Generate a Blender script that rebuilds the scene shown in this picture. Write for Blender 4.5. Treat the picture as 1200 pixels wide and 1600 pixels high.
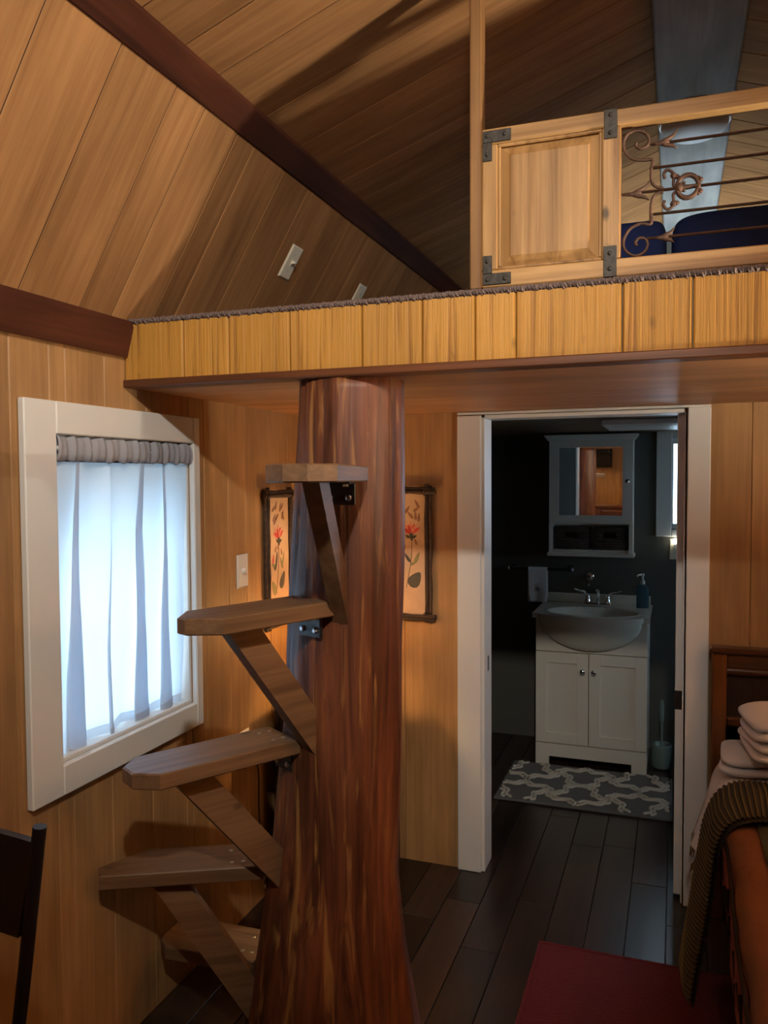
import bpy, math, random
from mathutils import Matrix, Vector
R = math.radians
random.seed(7)
scene = bpy.context.scene
COL = scene.collection
for o in list(bpy.data.objects): bpy.data.objects.remove(o, do_unlink=True)

# ------------------------------------------------------------------ camera
F_PX, YAW, PIT, ROL, CX, EYE = 1260.06, 0.3478, 0.0419, -0.0059, 1.4338, 1.56
def cam_axes():
    cy, sy = math.cos(YAW), math.sin(YAW)
    fw = Vector((-sy, cy, 0)); rt = Vector((cy, sy, 0)); up = Vector((0, 0, 1))
    cp, sp = math.cos(PIT), math.sin(PIT)
    fw2 = fw*cp - up*sp; up2 = up*cp + fw*sp
    cr, sr = math.cos(ROL), math.sin(ROL)
    return rt*cr + up2*sr, up2*cr - rt*sr, fw2
cam_d = bpy.data.cameras.new('camera'); cam = bpy.data.objects.new('camera', cam_d); COL.objects.link(cam)
cam_d.sensor_fit = 'HORIZONTAL'; cam_d.sensor_width = 36.0; cam_d.lens = 36.0*F_PX/1200.0; cam_d.clip_start = 0.02
_r, _u, _w = cam_axes()
cam.matrix_world = Matrix(((_r.x, _u.x, -_w.x, CX), (_r.y, _u.y, -_w.y, 0), (_r.z, _u.z, -_w.z, EYE), (0, 0, 0, 1)))
scene.camera = cam

# ------------------------------------------------------------------ sky and exposure
world = bpy.data.worlds.new('overcast_sky'); scene.world = world; world.use_nodes = True
_bg = world.node_tree.nodes['Background']; _bg.inputs[0].default_value = (0.58, 0.79, 1.0, 1); _bg.inputs[1].default_value = 9.5
vs = scene.view_settings
vs.view_transform = 'Standard'; vs.look = 'None'; vs.gamma = 1.0; vs.use_curve_mapping = False; vs.exposure = 0.2

# lamp levels (the lamps themselves are built with their fixtures)
SPOT_W, SCONCE_E, TABLE_E = 145.0, 2800.0, 240.0

# ------------------------------------------------------------------ dimensions
WX = 2.97                      # room width
RIDGE_X = 1.485
L = 1.861                      # loft face
D = 3.08                       # partition with the bathroom door
YB, YR = 4.82, -1.35           # far wall, wall behind the camera
ZB, ZT = 1.8166, 1.985         # loft underside, loft top
EZ, BX, BZ = 1.983, 0.338, 2.5427
MUP = 0.355
RZ = BZ + MUP*(RIDGE_X-BX)

# ------------------------------------------------------------------ mesh helper
WM = {}                        # object name -> its world matrix
def wm(o): return WM.get(o.name, Matrix.Identity(4)) if o else Matrix.Identity(4)
class MB:
    def __init__(s): s.v = []; s.f = []
    def add(s, vs_, fs):
        n = len(s.v); s.v += [tuple(a) for a in vs_]; s.f += [tuple(i+n for i in f) for f in fs]; return s
    def box(s, x0, x1, y0, y1, z0, z1, m=None):
        V = [(x0,y0,z0),(x1,y0,z0),(x1,y1,z0),(x0,y1,z0),(x0,y0,z1),(x1,y0,z1),(x1,y1,z1),(x0,y1,z1)]
        if m: V = [m @ Vector(a) for a in V]
        return s.add(V, [(0,3,2,1),(4,5,6,7),(0,1,5,4),(1,2,6,5),(2,3,7,6),(3,0,4,7)])
    def bbox(s, x0, x1, y0, y1, z0, z1, b=0.004, m=None):
        """box with every edge chamfered"""
        V = []; idx = {}
        for ix, (xa, xb) in enumerate(((x0, x0+b), (x1, x1-b))):
            for iy, (ya, yb) in enumerate(((y0, y0+b), (y1, y1-b))):
                for iz, (za, zb) in enumerate(((z0, z0+b), (z1, z1-b))):
                    for k, q in enumerate(((xa,yb,zb),(xb,ya,zb),(xb,yb,za))):
                        idx[ix,iy,iz,k] = len(V); V.append(q)
        Fc = []
        for i in (0, 1):
            fl = (lambda t: tuple(t)) if i else (lambda t: tuple(reversed(t)))
            Fc.append(fl([idx[i,0,0,0],idx[i,1,0,0],idx[i,1,1,0],idx[i,0,1,0]]))
            Fc.append(fl([idx[0,i,0,1],idx[0,i,1,1],idx[1,i,1,1],idx[1,i,0,1]]))
            Fc.append(fl([idx[0,0,i,2],idx[1,0,i,2],idx[1,1,i,2],idx[0,1,i,2]]))
        for a in (0, 1):
            for b_ in (0, 1):
                Fc.append((idx[a,b_,0,0],idx[a,b_,0,1],idx[a,b_,1,1],idx[a,b_,1,0]))
                Fc.append((idx[a,0,b_,0],idx[a,0,b_,2],idx[a,1,b_,2],idx[a,1,b_,0]))
                Fc.append((idx[0,a,b_,1],idx[0,a,b_,2],idx[1,a,b_,2],idx[1,a,b_,1]))
                for c in (0, 1): Fc.append((idx[a,b_,c,0],idx[a,b_,c,1],idx[a,b_,c,2]))
        if m: V = [m @ Vector(a) for a in V]
        return s.add(V, Fc)
    def tube(s, pts, r, n=8, caps=True, flat=None):
        pts = [Vector(p) for p in pts]; N = len(pts)
        rr = r if isinstance(r, (list, tuple)) else [r]*N
        T = []
        for i in range(N):
            t = pts[min(i+1, N-1)] - pts[max(i-1, 0)]
            T.append(t.normalized() if t.length > 1e-9 else Vector((0,0,1)))
        a = Vector((0,0,1)) if abs(T[0].z) < .9 else Vector((1,0,0))
        u = T[0].cross(a).normalized(); V = []; Fc = []
        for i in range(N):
            u = (u - T[i]*u.dot(T[i])); u = u.normalized() if u.length > 1e-6 else T[i].orthogonal().normalized()
            w = T[i].cross(u)
            for k in range(n):
                an = 2*math.pi*k/n
                V.append(pts[i] + (u*math.cos(an) + w*math.sin(an))*rr[i])
        for i in range(N-1):
            for k in range(n):
                k2 = (k+1) % n; Fc.append((i*n+k, i*n+k2, (i+1)*n+k2, (i+1)*n+k))
        if caps: Fc += [tuple(reversed(range(n))), tuple(range((N-1)*n, N*n))]
        return s.add(V, Fc)
    def lathe(s, prof, c=(0,0,0), n=24, axis='Z', sx=1, sy=1):
        V = []; Fc = []; M_ = len(prof)
        for r_, z in prof:
            for k in range(n):
                an = 2*math.pi*k/n; a, b = r_*math.cos(an)*sx, r_*math.sin(an)*sy
                if axis == 'Z': V.append((c[0]+a, c[1]+b, c[2]+z))
                elif axis == 'X': V.append((c[0]+z, c[1]+a, c[2]+b))
                else: V.append((c[0]+b, c[1]+z, c[2]+a))
        for i in range(M_-1):
            for k in range(n):
                k2 = (k+1) % n; Fc.append((i*n+k, i*n+k2, (i+1)*n+k2, (i+1)*n+k))
        if prof[0][0] > 1e-6: Fc.append(tuple(reversed(range(n))))
        if prof[-1][0] > 1e-6: Fc.append(tuple(range((M_-1)*n, M_*n)))
        return s.add(V, Fc)
    def grid(s, fn, nu, nv):
        V = [fn(i/nu, j/nv) for j in range(nv+1) for i in range(nu+1)]
        Fc = [(j*(nu+1)+i, j*(nu+1)+i+1, (j+1)*(nu+1)+i+1, (j+1)*(nu+1)+i) for j in range(nv) for i in range(nu)]
        return s.add(V, Fc)
    def shell(s, fn, nu, nv, off):
        """closed double surface: fn(u,v) and fn(u,v)+off(u,v)"""
        A = [Vector(fn(i/nu, j/nv)) for j in range(nv+1) for i in range(nu+1)]
        B = [Vector(fn(i/nu, j/nv)) + Vector(off(i/nu, j/nv) if callable(off) else off) for j in range(nv+1) for i in range(nu+1)]
        n = len(A); w = nu+1
        Fc = []
        for j in range(nv):
            for i in range(nu):
                q = (j*w+i, j*w+i+1, (j+1)*w+i+1, (j+1)*w+i)
                Fc.append(q); Fc.append(tuple(n+k for k in reversed(q)))
        for i in range(nu):
            Fc.append((i+1, i, n+i, n+i+1)); t = nv*w; Fc.append((t+i, t+i+1, n+t+i+1, n+t+i))
        for j in range(nv):
            Fc.append((j*w, (j+1)*w, n+(j+1)*w, n+j*w)); t = nu; Fc.append(((j+1)*w+t, j*w+t, n+j*w+t, n+(j+1)*w+t))
        return s.add(A+B, Fc)
    def prism(s, poly, o, ux, uy, h):
        """polygon in the plane (o,ux,uy), extruded by vector h"""
        o, ux, uy, h = map(Vector, (o, ux, uy, h)); n = len(poly)
        A = [o + ux*a + uy*b for a, b in poly]; B = [p + h for p in A]
        return s.add(A+B, [tuple(reversed(range(n))), tuple(range(n, 2*n))] + [(i, (i+1) % n, n+(i+1) % n, n+i) for i in range(n)])
    def build(s, name, m, parent=None, smooth=False, world=True, fix=True):
        me = bpy.data.meshes.new(name)
        V = s.v
        if world and parent is not None:
            inv = wm(parent).inverted(); V = [inv @ Vector(a) for a in V]
        me.from_pydata([tuple(a) for a in V], [], s.f)
        if fix:
            import bmesh
            b = bmesh.new(); b.from_mesh(me); bmesh.ops.recalc_face_normals(b, faces=b.faces); b.to_mesh(me); b.free()
        me.materials.append(m)
        if smooth:
            me.polygons.foreach_set('use_smooth', [True]*len(me.polygons))
            if smooth == 'auto': me.set_sharp_from_angle(angle=R(40))
        o = bpy.data.objects.new(name, me); COL.objects.link(o)
        if parent is not None:
            o.parent = parent; WM[o.name] = wm(parent).copy()
        return o
def tag(o, label=None, cat=None, group=None, kind=None):
    if label: o['label'] = label
    if cat: o['category'] = cat
    if group: o['group'] = group
    if kind: o['kind'] = kind
    return o
def thing(name, label, cat, loc=(0,0,0), rz=0.0, group=None):
    o = bpy.data.objects.new(name, None); COL.objects.link(o); o.empty_display_size = 0.1
    o.location = loc; o.rotation_euler = (0, 0, rz)
    WM[o.name] = Matrix.Translation(loc) @ Matrix.Rotation(rz, 4, 'Z')
    return tag(o, label, cat, group)
def struct(name, mb, m, label, cat):
    return tag(mb.build(name, m), label, cat, kind='structure')

# ------------------------------------------------------------------ materials
def new_mat(name):
    m = bpy.data.materials.new(name); m.use_nodes = True
    return m, m.node_tree, m.node_tree.nodes['Principled BSDF']
def lnk(nt, a, b): nt.links.new(a, b)
def flat(name, col, rough=.5, metal=0, spec=.5, noise=0.0, scale=20, bump=0.0, coat=0.0):
    m, nt, b = new_mat(name)
    b.inputs['Base Color'].default_value = (*col, 1); b.inputs['Roughness'].default_value = rough
    b.inputs['Metallic'].default_value = metal; b.inputs['Specular IOR Level'].default_value = spec
    b.inputs['Coat Weight'].default_value = coat
    if noise or bump:
        tc = nt.nodes.new('ShaderNodeTexCoord'); n = nt.nodes.new('ShaderNodeTexNoise')
        n.inputs['Scale'].default_value = scale; n.inputs['Detail'].default_value = 5
        lnk(nt, tc.outputs['Object'], n.inputs['Vector'])
        if noise:
            r = nt.nodes.new('ShaderNodeMapRange'); r.inputs[3].default_value = 1-noise; r.inputs[4].default_value = 1+noise
            lnk(nt, n.outputs['Fac'], r.inputs[0])
            mx = nt.nodes.new('ShaderNodeMix'); mx.data_type = 'RGBA'; mx.blend_type = 'MULTIPLY'; mx.inputs[0].default_value = 1
            mx.inputs[6].default_value = (*col, 1); lnk(nt, r.outputs[0], mx.inputs[7]); lnk(nt, mx.outputs[2], b.inputs['Base Color'])
        if bump:
            bp = nt.nodes.new('ShaderNodeBump'); bp.inputs['Strength'].default_value = bump; bp.inputs['Distance'].default_value = .01
            lnk(nt, n.outputs['Fac'], bp.inputs['Height']); lnk(nt, bp.outputs[0], b.inputs['Normal'])
    return m
def wood(name, light, dark, axis='Z', fine=55, stretch=.035, rough=.5, bump=.2, blotch=.3, var=.10, contrast=(.25,.8), spec=.4, mid=None, coat=0.0, dist=.004, fleck=None, knots=0.0):
    m, nt, b = new_mat(name); N = nt.nodes.new
    tc = N('ShaderNodeTexCoord'); oi = N('ShaderNodeObjectInfo')
    mu = N('ShaderNodeMath'); mu.operation = 'MULTIPLY'; mu.inputs[1].default_value = 57.3; lnk(nt, oi.outputs['Random'], mu.inputs[0])
    ad = N('ShaderNodeVectorMath'); ad.operation = 'ADD'; lnk(nt, tc.outputs['Object'], ad.inputs[0]); lnk(nt, mu.outputs[0], ad.inputs[1])
    mp = N('ShaderNodeMapping'); sc = [1, 1, 1]; sc['XYZ'.index(axis)] = stretch; mp.inputs['Scale'].default_value = sc
    lnk(nt, ad.outputs[0], mp.inputs['Vector'])
    n1 = N('ShaderNodeTexNoise'); n1.inputs['Scale'].default_value = fine; n1.inputs['Detail'].default_value = 7
    n1.inputs['Roughness'].default_value = .62; n1.inputs['Distortion'].default_value = .6; lnk(nt, mp.outputs[0], n1.inputs['Vector'])
    rp = N('ShaderNodeValToRGB'); e = rp.color_ramp.elements
    e[0].position, e[1].position = contrast; e[0].color = (*dark, 1); e[1].color = (*light, 1)
    if mid: k = e.new(sum(contrast)/2); k.color = (*mid, 1)
    lnk(nt, n1.outputs['Fac'], rp.inputs[0])
    mp2 = N('ShaderNodeMapping'); sc2 = [1, 1, 1]; sc2['XYZ'.index(axis)] = .3; mp2.inputs['Scale'].default_value = sc2; lnk(nt, ad.outputs[0], mp2.inputs['Vector'])
    n2 = N('ShaderNodeTexNoise'); n2.inputs['Scale'].default_value = 7; n2.inputs['Detail'].default_value = 4; lnk(nt, mp2.outputs[0], n2.inputs['Vector'])
    r2 = N('ShaderNodeMapRange'); r2.inputs[1].default_value = .3; r2.inputs[2].default_value = .7; r2.inputs[3].default_value = 1-blotch; r2.inputs[4].default_value = 1+blotch*.5
    lnk(nt, n2.outputs['Fac'], r2.inputs[0])
    r3 = N('ShaderNodeMapRange'); r3.inputs[3].default_value = 1-var; r3.inputs[4].default_value = 1+var; lnk(nt, oi.outputs['Random'], r3.inputs[0])
    m1 = N('ShaderNodeMath'); m1.operation = 'MULTIPLY'; lnk(nt, r2.outputs[0], m1.inputs[0]); lnk(nt, r3.outputs[0], m1.inputs[1])
    mx = N('ShaderNodeMix'); mx.data_type = 'RGBA'; mx.blend_type = 'MULTIPLY'; mx.inputs[0].default_value = 1
    lnk(nt, rp.outputs[0], mx.inputs[6]); lnk(nt, m1.outputs[0], mx.inputs[7]); lnk(nt, mx.outputs[2], b.inputs['Base Color'])
    if knots:
        mp4 = N('ShaderNodeMapping'); sc4 = [1, 1, 1]; sc4['XYZ'.index(axis)] = .55; mp4.inputs['Scale'].default_value = sc4; lnk(nt, ad.outputs[0], mp4.inputs['Vector'])
        dn = N('ShaderNodeTexNoise'); dn.inputs['Scale'].default_value = 40; lnk(nt, mp4.outputs[0], dn.inputs['Vector'])
        dm = N('ShaderNodeMix'); dm.data_type = 'VECTOR'; dm.inputs[0].default_value = .012; lnk(nt, mp4.outputs[0], dm.inputs[4]); lnk(nt, dn.outputs['Color'], dm.inputs[5])
        vo = N('ShaderNodeTexVoronoi'); vo.inputs['Scale'].default_value = 11; lnk(nt, dm.outputs[1], vo.inputs['Vector'])
        kr = N('ShaderNodeMapRange'); kr.inputs[1].default_value = .045; kr.inputs[2].default_value = .12; kr.inputs[3].default_value = 1-knots; kr.inputs[4].default_value = 1.0; lnk(nt, vo.outputs['Distance'], kr.inputs[0])
        mk = N('ShaderNodeMath'); mk.operation = 'MULTIPLY'; lnk(nt, m1.outputs[0], mk.inputs[0]); lnk(nt, kr.outputs[0], mk.inputs[1]); lnk(nt, mk.outputs[0], mx.inputs[7])
    if fleck:
        mp3 = N('ShaderNodeMapping'); sc3 = [1, 1, 1]; sc3['XYZ'.index(axis)] = .09; mp3.inputs['Scale'].default_value = sc3; lnk(nt, ad.outputs[0], mp3.inputs['Vector'])
        n3 = N('ShaderNodeTexNoise'); n3.inputs['Scale'].default_value = 30; n3.inputs['Detail'].default_value = 3; n3.inputs['Distortion'].default_value = 1.2; lnk(nt, mp3.outputs[0], n3.inputs['Vector'])
        r4 = N('ShaderNodeMapRange'); r4.inputs[1].default_value = .57; r4.inputs[2].default_value = .72; lnk(nt, n3.outputs['Fac'], r4.inputs[0])
        mf = N('ShaderNodeMix'); mf.data_type = 'RGBA'; lnk(nt, r4.outputs[0], mf.inputs[0]); lnk(nt, mx.outputs[2], mf.inputs[6]); mf.inputs[7].default_value = (*fleck, 1)
        lnk(nt, mf.outputs[2], b.inputs['Base Color'])
    b.inputs['Roughness'].default_value = rough; b.inputs['Specular IOR Level'].default_value = spec; b.inputs['Coat Weight'].default_value = coat
    if bump:
        bp = N('ShaderNodeBump'); bp.inputs['Strength'].default_value = bump; bp.inputs['Distance'].default_value = dist
        lnk(nt, n1.outputs['Fac'], bp.inputs['Height']); lnk(nt, bp.outputs[0], b.inputs['Normal'])
    return m
def cloth(name, col, trans=.0, rough=.9, weave=0.0, scale=900):
    m, nt, b = new_mat(name); N = nt.nodes.new
    b.inputs['Base Color'].default_value = (*col, 1); b.inputs['Roughness'].default_value = rough; b.inputs['Specular IOR Level'].default_value = .15
    out = nt.nodes['Material Output']
    if trans:
        t = N('ShaderNodeBsdfTranslucent'); t.inputs[0].default_value = (*col, 1)
        mx = N('ShaderNodeMixShader'); mx.inputs[0].default_value = trans
        lnk(nt, b.outputs[0], mx.inputs[1]); lnk(nt, t.outputs[0], mx.inputs[2]); lnk(nt, mx.outputs[0], out.inputs[0])
    if weave:
        tc = N('ShaderNodeTexCoord'); n = N('ShaderNodeTexNoise'); n.inputs['Scale'].default_value = scale; lnk(nt, tc.outputs['Object'], n.inputs['Vector'])
        bp = N('ShaderNodeBump'); bp.inputs['Strength'].default_value = weave; bp.inputs['Distance'].default_value = .003
        lnk(nt, n.outputs['Fac'], bp.inputs['Height']); lnk(nt, bp.outputs[0], b.inputs['Normal'])
    return m
def emit(name, col, s):
    m, nt, b = new_mat(name)
    b.inputs['Base Color'].default_value = (*col, 1); b.inputs['Emission Color'].default_value = (*col, 1); b.inputs['Emission Strength'].default_value = s
    return m
def glass(name):
    m, nt, b = new_mat(name); N = nt.nodes.new
    t = N('ShaderNodeBsdfTransparent'); t.inputs[0].default_value = (.95, .97, .97, 1)
    g = N('ShaderNodeBsdfGlossy'); g.inputs['Roughness'].default_value = .02; fr = N('ShaderNodeFresnel'); fr.inputs[0].default_value = 1.45
    mx = N('ShaderNodeMixShader'); lnk(nt, fr.outputs[0], mx.inputs[0]); lnk(nt, t.outputs[0], mx.inputs[1]); lnk(nt, g.outputs[0], mx.inputs[2])
    lnk(nt, mx.outputs[0], nt.nodes['Material Output'].inputs[0]); return m

WLT, WDK = (.46, .262, .108), (.30, .157, .060)
M = dict(
 panel = wood('pine_panelling', WLT, WDK),
 roofw = wood('roof_boards', (.41, .218, .092), (.26, .126, .050), rough=.9, spec=.04),
 face  = wood('golden_boards', (.56, .275, .048), (.27, .105, .015), fine=75, stretch=.022, bump=.7, var=.06, blotch=.15, contrast=(.30,.47), dist=.006, knots=.4),
 beamx = wood('dark_stained_beam', (.115, .036, .018), (.028, .009, .005), axis='Y', fine=22, rough=.65, bump=.2, blotch=.5, spec=.12),
 trimx = wood('red_brown_trim', (.21, .075, .030), (.05, .016, .008), axis='X', fine=30, rough=.4, var=.05),
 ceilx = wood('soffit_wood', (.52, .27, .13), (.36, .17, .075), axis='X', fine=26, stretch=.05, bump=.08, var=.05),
 trunk = wood('peeled_redwood', (.29, .098, .038), (.034, .011, .007), axis='Z', fine=26, stretch=.04, rough=.46, bump=.5, blotch=.5, var=0, contrast=(.30,.74), mid=(.165,.050,.021), spec=.45, dist=.01, fleck=(.34, .155, .045)),
 tread = wood('worn_stair_board', (.235, .130, .064), (.095, .047, .022), axis='X', fine=40, rough=.5, bump=.2, knots=.5),
 rail  = wood('railing_pine_z', (.50, .285, .108), (.25, .120, .036), axis='Z', fine=32, stretch=.035, rough=.5, bump=.25, contrast=(.3,.6), var=.08, knots=.75),
 railx = wood('railing_pine_x', (.52, .30, .115), (.25, .120, .036), axis='X', fine=32, stretch=.035, rough=.5, bump=.25, contrast=(.3,.6), var=.08, knots=.75),
 post  = wood('rough_post', (.36, .185, .065), (.13, .058, .018), axis='Z', fine=40),
 ridge = wood('grey_ridge_board', (.42, .43, .42), (.25, .26, .25), axis='Y', fine=18, stretch=.05, rough=.9, bump=.1, blotch=.3, spec=.03),
 floor = wood('dark_floor_boards', (.048, .028, .021), (.018, .010, .008), axis='Y', fine=30, rough=.3, bump=.08, var=.4, spec=.5),
 head  = wood('dark_headboard', (.105, .038, .014), (.03, .010, .005), axis='X', fine=25, rough=.28, bump=.06, coat=.3),
 headz = wood('headboard_stile', (.24, .085, .022), (.09, .028, .008), axis='Z', fine=25, rough=.3, bump=.06, coat=.3),
 stand = wood('black_brown_stand', (.03, .015, .010), (.012, .006, .004), axis='Z', fine=25, rough=.4),
 twig  = wood('bark_twig', (.085, .05, .032), (.018, .011, .008), axis='Z', fine=70, stretch=.15, rough=.8, bump=.7, var=.3),
 dresser = wood('copper_brown_dresser', (.30, .10, .035), (.13, .04, .014), axis='X', fine=25, rough=.35),
 white = flat('white_paint', (.69, .69, .67), .5, noise=.03, scale=9),
 vwhite = flat('vanity_white', (.70, .66, .58), .4),
 cream = flat('ivory_plastic', (.72, .68, .55), .35),
 wplast = flat('white_plastic', (.78, .77, .74), .35),
 porcelain = flat('cultured_marble', (.68, .66, .57), .12, spec=.6, noise=.03, scale=6),
 bathwall = flat('charcoal_paint', (.085, .085, .073), .7, noise=.15, scale=5),
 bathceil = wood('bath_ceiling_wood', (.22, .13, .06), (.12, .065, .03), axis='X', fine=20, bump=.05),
 chrome = flat('chrome', (.75, .75, .76), .12, metal=1),
 steel = flat('bolt_steel', (.62, .64, .66), .3, metal=1),
 black = flat('black_metal', (.012, .012, .014), .35, spec=.5),
 bronze = flat('dark_iron', (.055, .048, .042), .55, metal=.6, noise=.35, scale=60, bump=.2),
 rust = flat('rusty_iron', (.115, .062, .042), .6, metal=.45, noise=.5, scale=70, bump=.3),
 chairb = flat('chair_black', (.010, .009, .011), .45),
 mirror = flat('mirror_glass', (.86, .88, .88), .015, metal=1),
 curtain = cloth('sheer_cotton', (.74, .83, .92), trans=.46, weave=.1, scale=500),
 header = cloth('gathered_cotton', (.35, .36, .41), trans=.12, weave=.1, scale=300),
 hem = cloth('double_hem', (.58, .63, .70), trans=.35),
 carpet = flat('mauve_carpet', (.21, .15, .135), .95, noise=.5, scale=160, bump=1.0),
 navy = cloth('navy_canvas', (.026, .050, .20), weave=.3, scale=700, rough=.8),
 redrug = flat('wine_red_rug', (.125, .011, .021), .95, noise=.25, scale=120, bump=.6),
 matg = flat('grey_mat', (.15, .148, .145), .95, noise=.2, scale=220, bump=.6),
 matw = flat('cream_tuft', (.62, .58, .50), .95, noise=.1, scale=220, bump=.8),
 towelw = cloth('white_terry', (.78, .76, .78), weave=.8, scale=420),
 fringec = cloth('light_woven_cloth', (.62, .59, .60), weave=.4, scale=300),
 comf = flat('rust_orange_comforter', (.17, .058, .024), .85, noise=.2, scale=30, bump=.25),
 comfg = flat('comforter_green', (.075, .085, .055), .85, noise=.2, scale=60, bump=.3),
 border = flat('red_pattern_border', (.21, .035, .03), .9, noise=.6, scale=45, bump=.3),
 piping = cloth('dark_piping', (.02, .014, .012)),
 throw = cloth('ribbed_throw', (.055, .047, .038), weave=.3, scale=300),
 throwg = cloth('gold_rib', (.17, .125, .055), weave=.3, scale=300),
 wicker = flat('dark_wicker', (.075, .050, .038), .8, noise=.4, scale=150, bump=.9),
 hole = flat('dark_opening', (.008, .008, .008), .9),
 canvas = flat('painted_canvas', (.56, .38, .24), .8, noise=.22, scale=22),
 petal = flat('red_petal_paint', (.55, .055, .045), .7, noise=.3, scale=120),
 petalp = flat('pale_petal_paint', (.66, .24, .17), .7),
 leafd = flat('dark_leaf_paint', (.055, .052, .042), .7, noise=.3, scale=90),
 leafg = flat('green_leaf_paint', (.20, .185, .075), .7, noise=.3, scale=90),
 stroke = flat('brown_brush_paint', (.27, .14, .085), .8, noise=.3, scale=70),
 shade = cloth('lamp_shade_linen', (.78, .66, .48), trans=.5),
 bulb = emit('warm_bulb', (1.0, .60, .26), TABLE_E),
 bulb2 = emit('sconce_bulb', (1.0, .89, .72), SCONCE_E),
 bulb3 = emit('cool_bulb', (.80, .94, 1.0), 700),
 night = emit('night_light_glow', (1.0, .95, .8), 12),
 ceramic = flat('lamp_ceramic', (.25, .12, .06), .3),
 dome = flat('opal_glass', (.74, .80, .80), .6),
 glass = glass('window_glass'),
 soap = flat('blue_soap', (.04, .10, .13), .15, spec=.6),
 teal = flat('pale_teal_plastic', (.16, .22, .21), .35),
 tv = flat('tv_black', (.006, .006, .007), .2),
 dirt = flat('roof_shell', (.10, .09, .08), .9),
 ground = flat('forest_ground', (.22, .22, .18), .95, noise=.4, scale=.8),
 embr = flat('towel_emblem', (.30, .30, .29), .9),
)

# ------------------------------------------------------------------ planks
def plank(parent, mat, o, ux, uz, w, l, t=.012, gap=.0006, ch=.0026, name='plank'):
    """board: width along ux, grain along uz, thickness out of the surface (ux x uz)... local x,z,y"""
    ux, uz = Vector(ux).normalized(), Vector(uz).normalized(); uy = uz.cross(ux); o = Vector(o)
    if uy.dot(Vector((RIDGE_X, 1.0, 1.2))-o) < 0: o = o + ux*w; ux = -ux; uy = -uy      # face the room
    mb = MB(); a, b = gap/2, w-gap/2
    V = [(a,0,0),(b,0,0),(b,t-ch,0),(b-ch,t,0),(a+ch,t,0),(a,t-ch,0)]
    V += [(x, y, l) for x, y, _ in V]
    mb.add(V, [(5,4,3,2,1,0),(6,7,8,9,10,11)] + [(i, (i+1) % 6, 6+(i+1) % 6, 6+i) for i in range(6)])
    ob = mb.build(name, mat, None)
    m = Matrix(((ux.x, uy.x, uz.x, o[0]), (ux.y, uy.y, uz.y, o[1]), (ux.z, uy.z, uz.z, o[2]), (0,0,0,1)))
    ob.matrix_world = m; ob.parent = parent
    return ob
def cuts(a, b, fixed, lo=.12, hi=.2, rnd=random.Random(3)):
    """plank joints between a and b, keeping the joints measured in the photograph"""
    pts = [a] + sorted(x for x in fixed if a < x < b) + [b]; out = [a]
    for p, q in zip(pts, pts[1:]):
        n = max(1, round((q-p)/((lo+hi)/2)))
        if fixed and p in fixed and q in fixed and q-p < .36: n = 1 if q-p < .27 else 2
        ws = [rnd.uniform(.75, 1.25) for _ in range(n)]; s = sum(ws); x = p
        for w in ws: x += w*(q-p)/s; out.append(x)
    return out

# ================================================================== STRUCTURE
# ---- floor
sub = MB().box(-.15, WX+.15, YR-.1, YB+.1, -.12, -.012)
fl = struct('floor', sub, M['stand'], 'dark brown hardwood plank floor of the cabin and bathroom', 'floor')
rf = random.Random(11)
x = 0.0; pw = .1285
while x < WX-.01:
    w = min(pw, WX-x); y = YR - rf.uniform(0, .8)
    while y < YB:
        l = rf.uniform(.75, 1.35); y0 = max(y, YR); y1 = min(y+l, YB)
        if y1-y0 > .02:
            mb = MB(); g = .0011; c = .0015
            V = [(g,g,0),(w-g,g,0),(w-g,y1-y0-g,0),(g,y1-y0-g,0)]
            V = [(a,b,-.012) for a,b,_ in V] + [(a,b,-c) for a,b,_ in V] + [(g+c,g+c,0),(w-g-c,g+c,0),(w-g-c,y1-y0-g-c,0),(g+c,y1-y0-g-c,0)]
            mb.add(V, [(0,3,2,1),(8,9,10,11)] + [(i,(i+1)%4,4+(i+1)%4,4+i) for i in range(4)] + [(4+i,4+(i+1)%4,8+(i+1)%4,8+i) for i in range(4)])
            o = mb.build('plank', M['floor']); o.location = (x, y0, 0); o.parent = fl
        y += l
    x += pw

# ---- left wall with the window opening
WY0, WY1, WZ0, WZ1 = 1.575, 2.165, .856, 1.672     # opening
mb = MB()
mb.box(-.14, -.012, YR-.1, WY0, -.1, 2.0); mb.box(-.14, -.012, WY1, YB+.1, -.1, 2.0)
mb.box(-.14, -.012, WY0, WY1, -.1, WZ0); mb.box(-.14, -.012, WY0, WY1, WZ1, 2.0)
wl = struct('wall_left', mb, M['stand'], 'window wall of vertical golden brown wood panelling', 'wall')
ys = cuts(YR, D, [1.45, 1.63, 1.777, 2.253, 2.40, 2.52], .13, .2)
for a, b in zip(ys, ys[1:]):
    w = b-a
    segs = [(0, 1.95)]
    if b > WY0+.002 and a < WY1-.002:
        if a < WY0-.001 or b > WY1+.001:      # plank runs past the side of the opening: notch hidden by the casing
            parts = []
            lo, hi = max(a, WY0), min(b, WY1)
            if a < WY0: parts.append((a, WY0, [(0, 1.95)]))
            parts.append((lo, hi, [(0, WZ0), (WZ1, 1.95)]))
            if b > WY1: parts.append((WY1, b, [(0, 1.95)]))
        else: parts = [(a, b, [(0, WZ0), (WZ1, 1.95)])]
    else: parts = [(a, b, [(0, 1.95)])]
    for (p, q, ss) in parts:
        for z0, z1 in ss: plank(wl, M['panel'], (-.012, p, z0), (0,1,0), (0,0,1), q-p, z1-z0, gap=.0006 if q-p > .03 else .0003)

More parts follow.
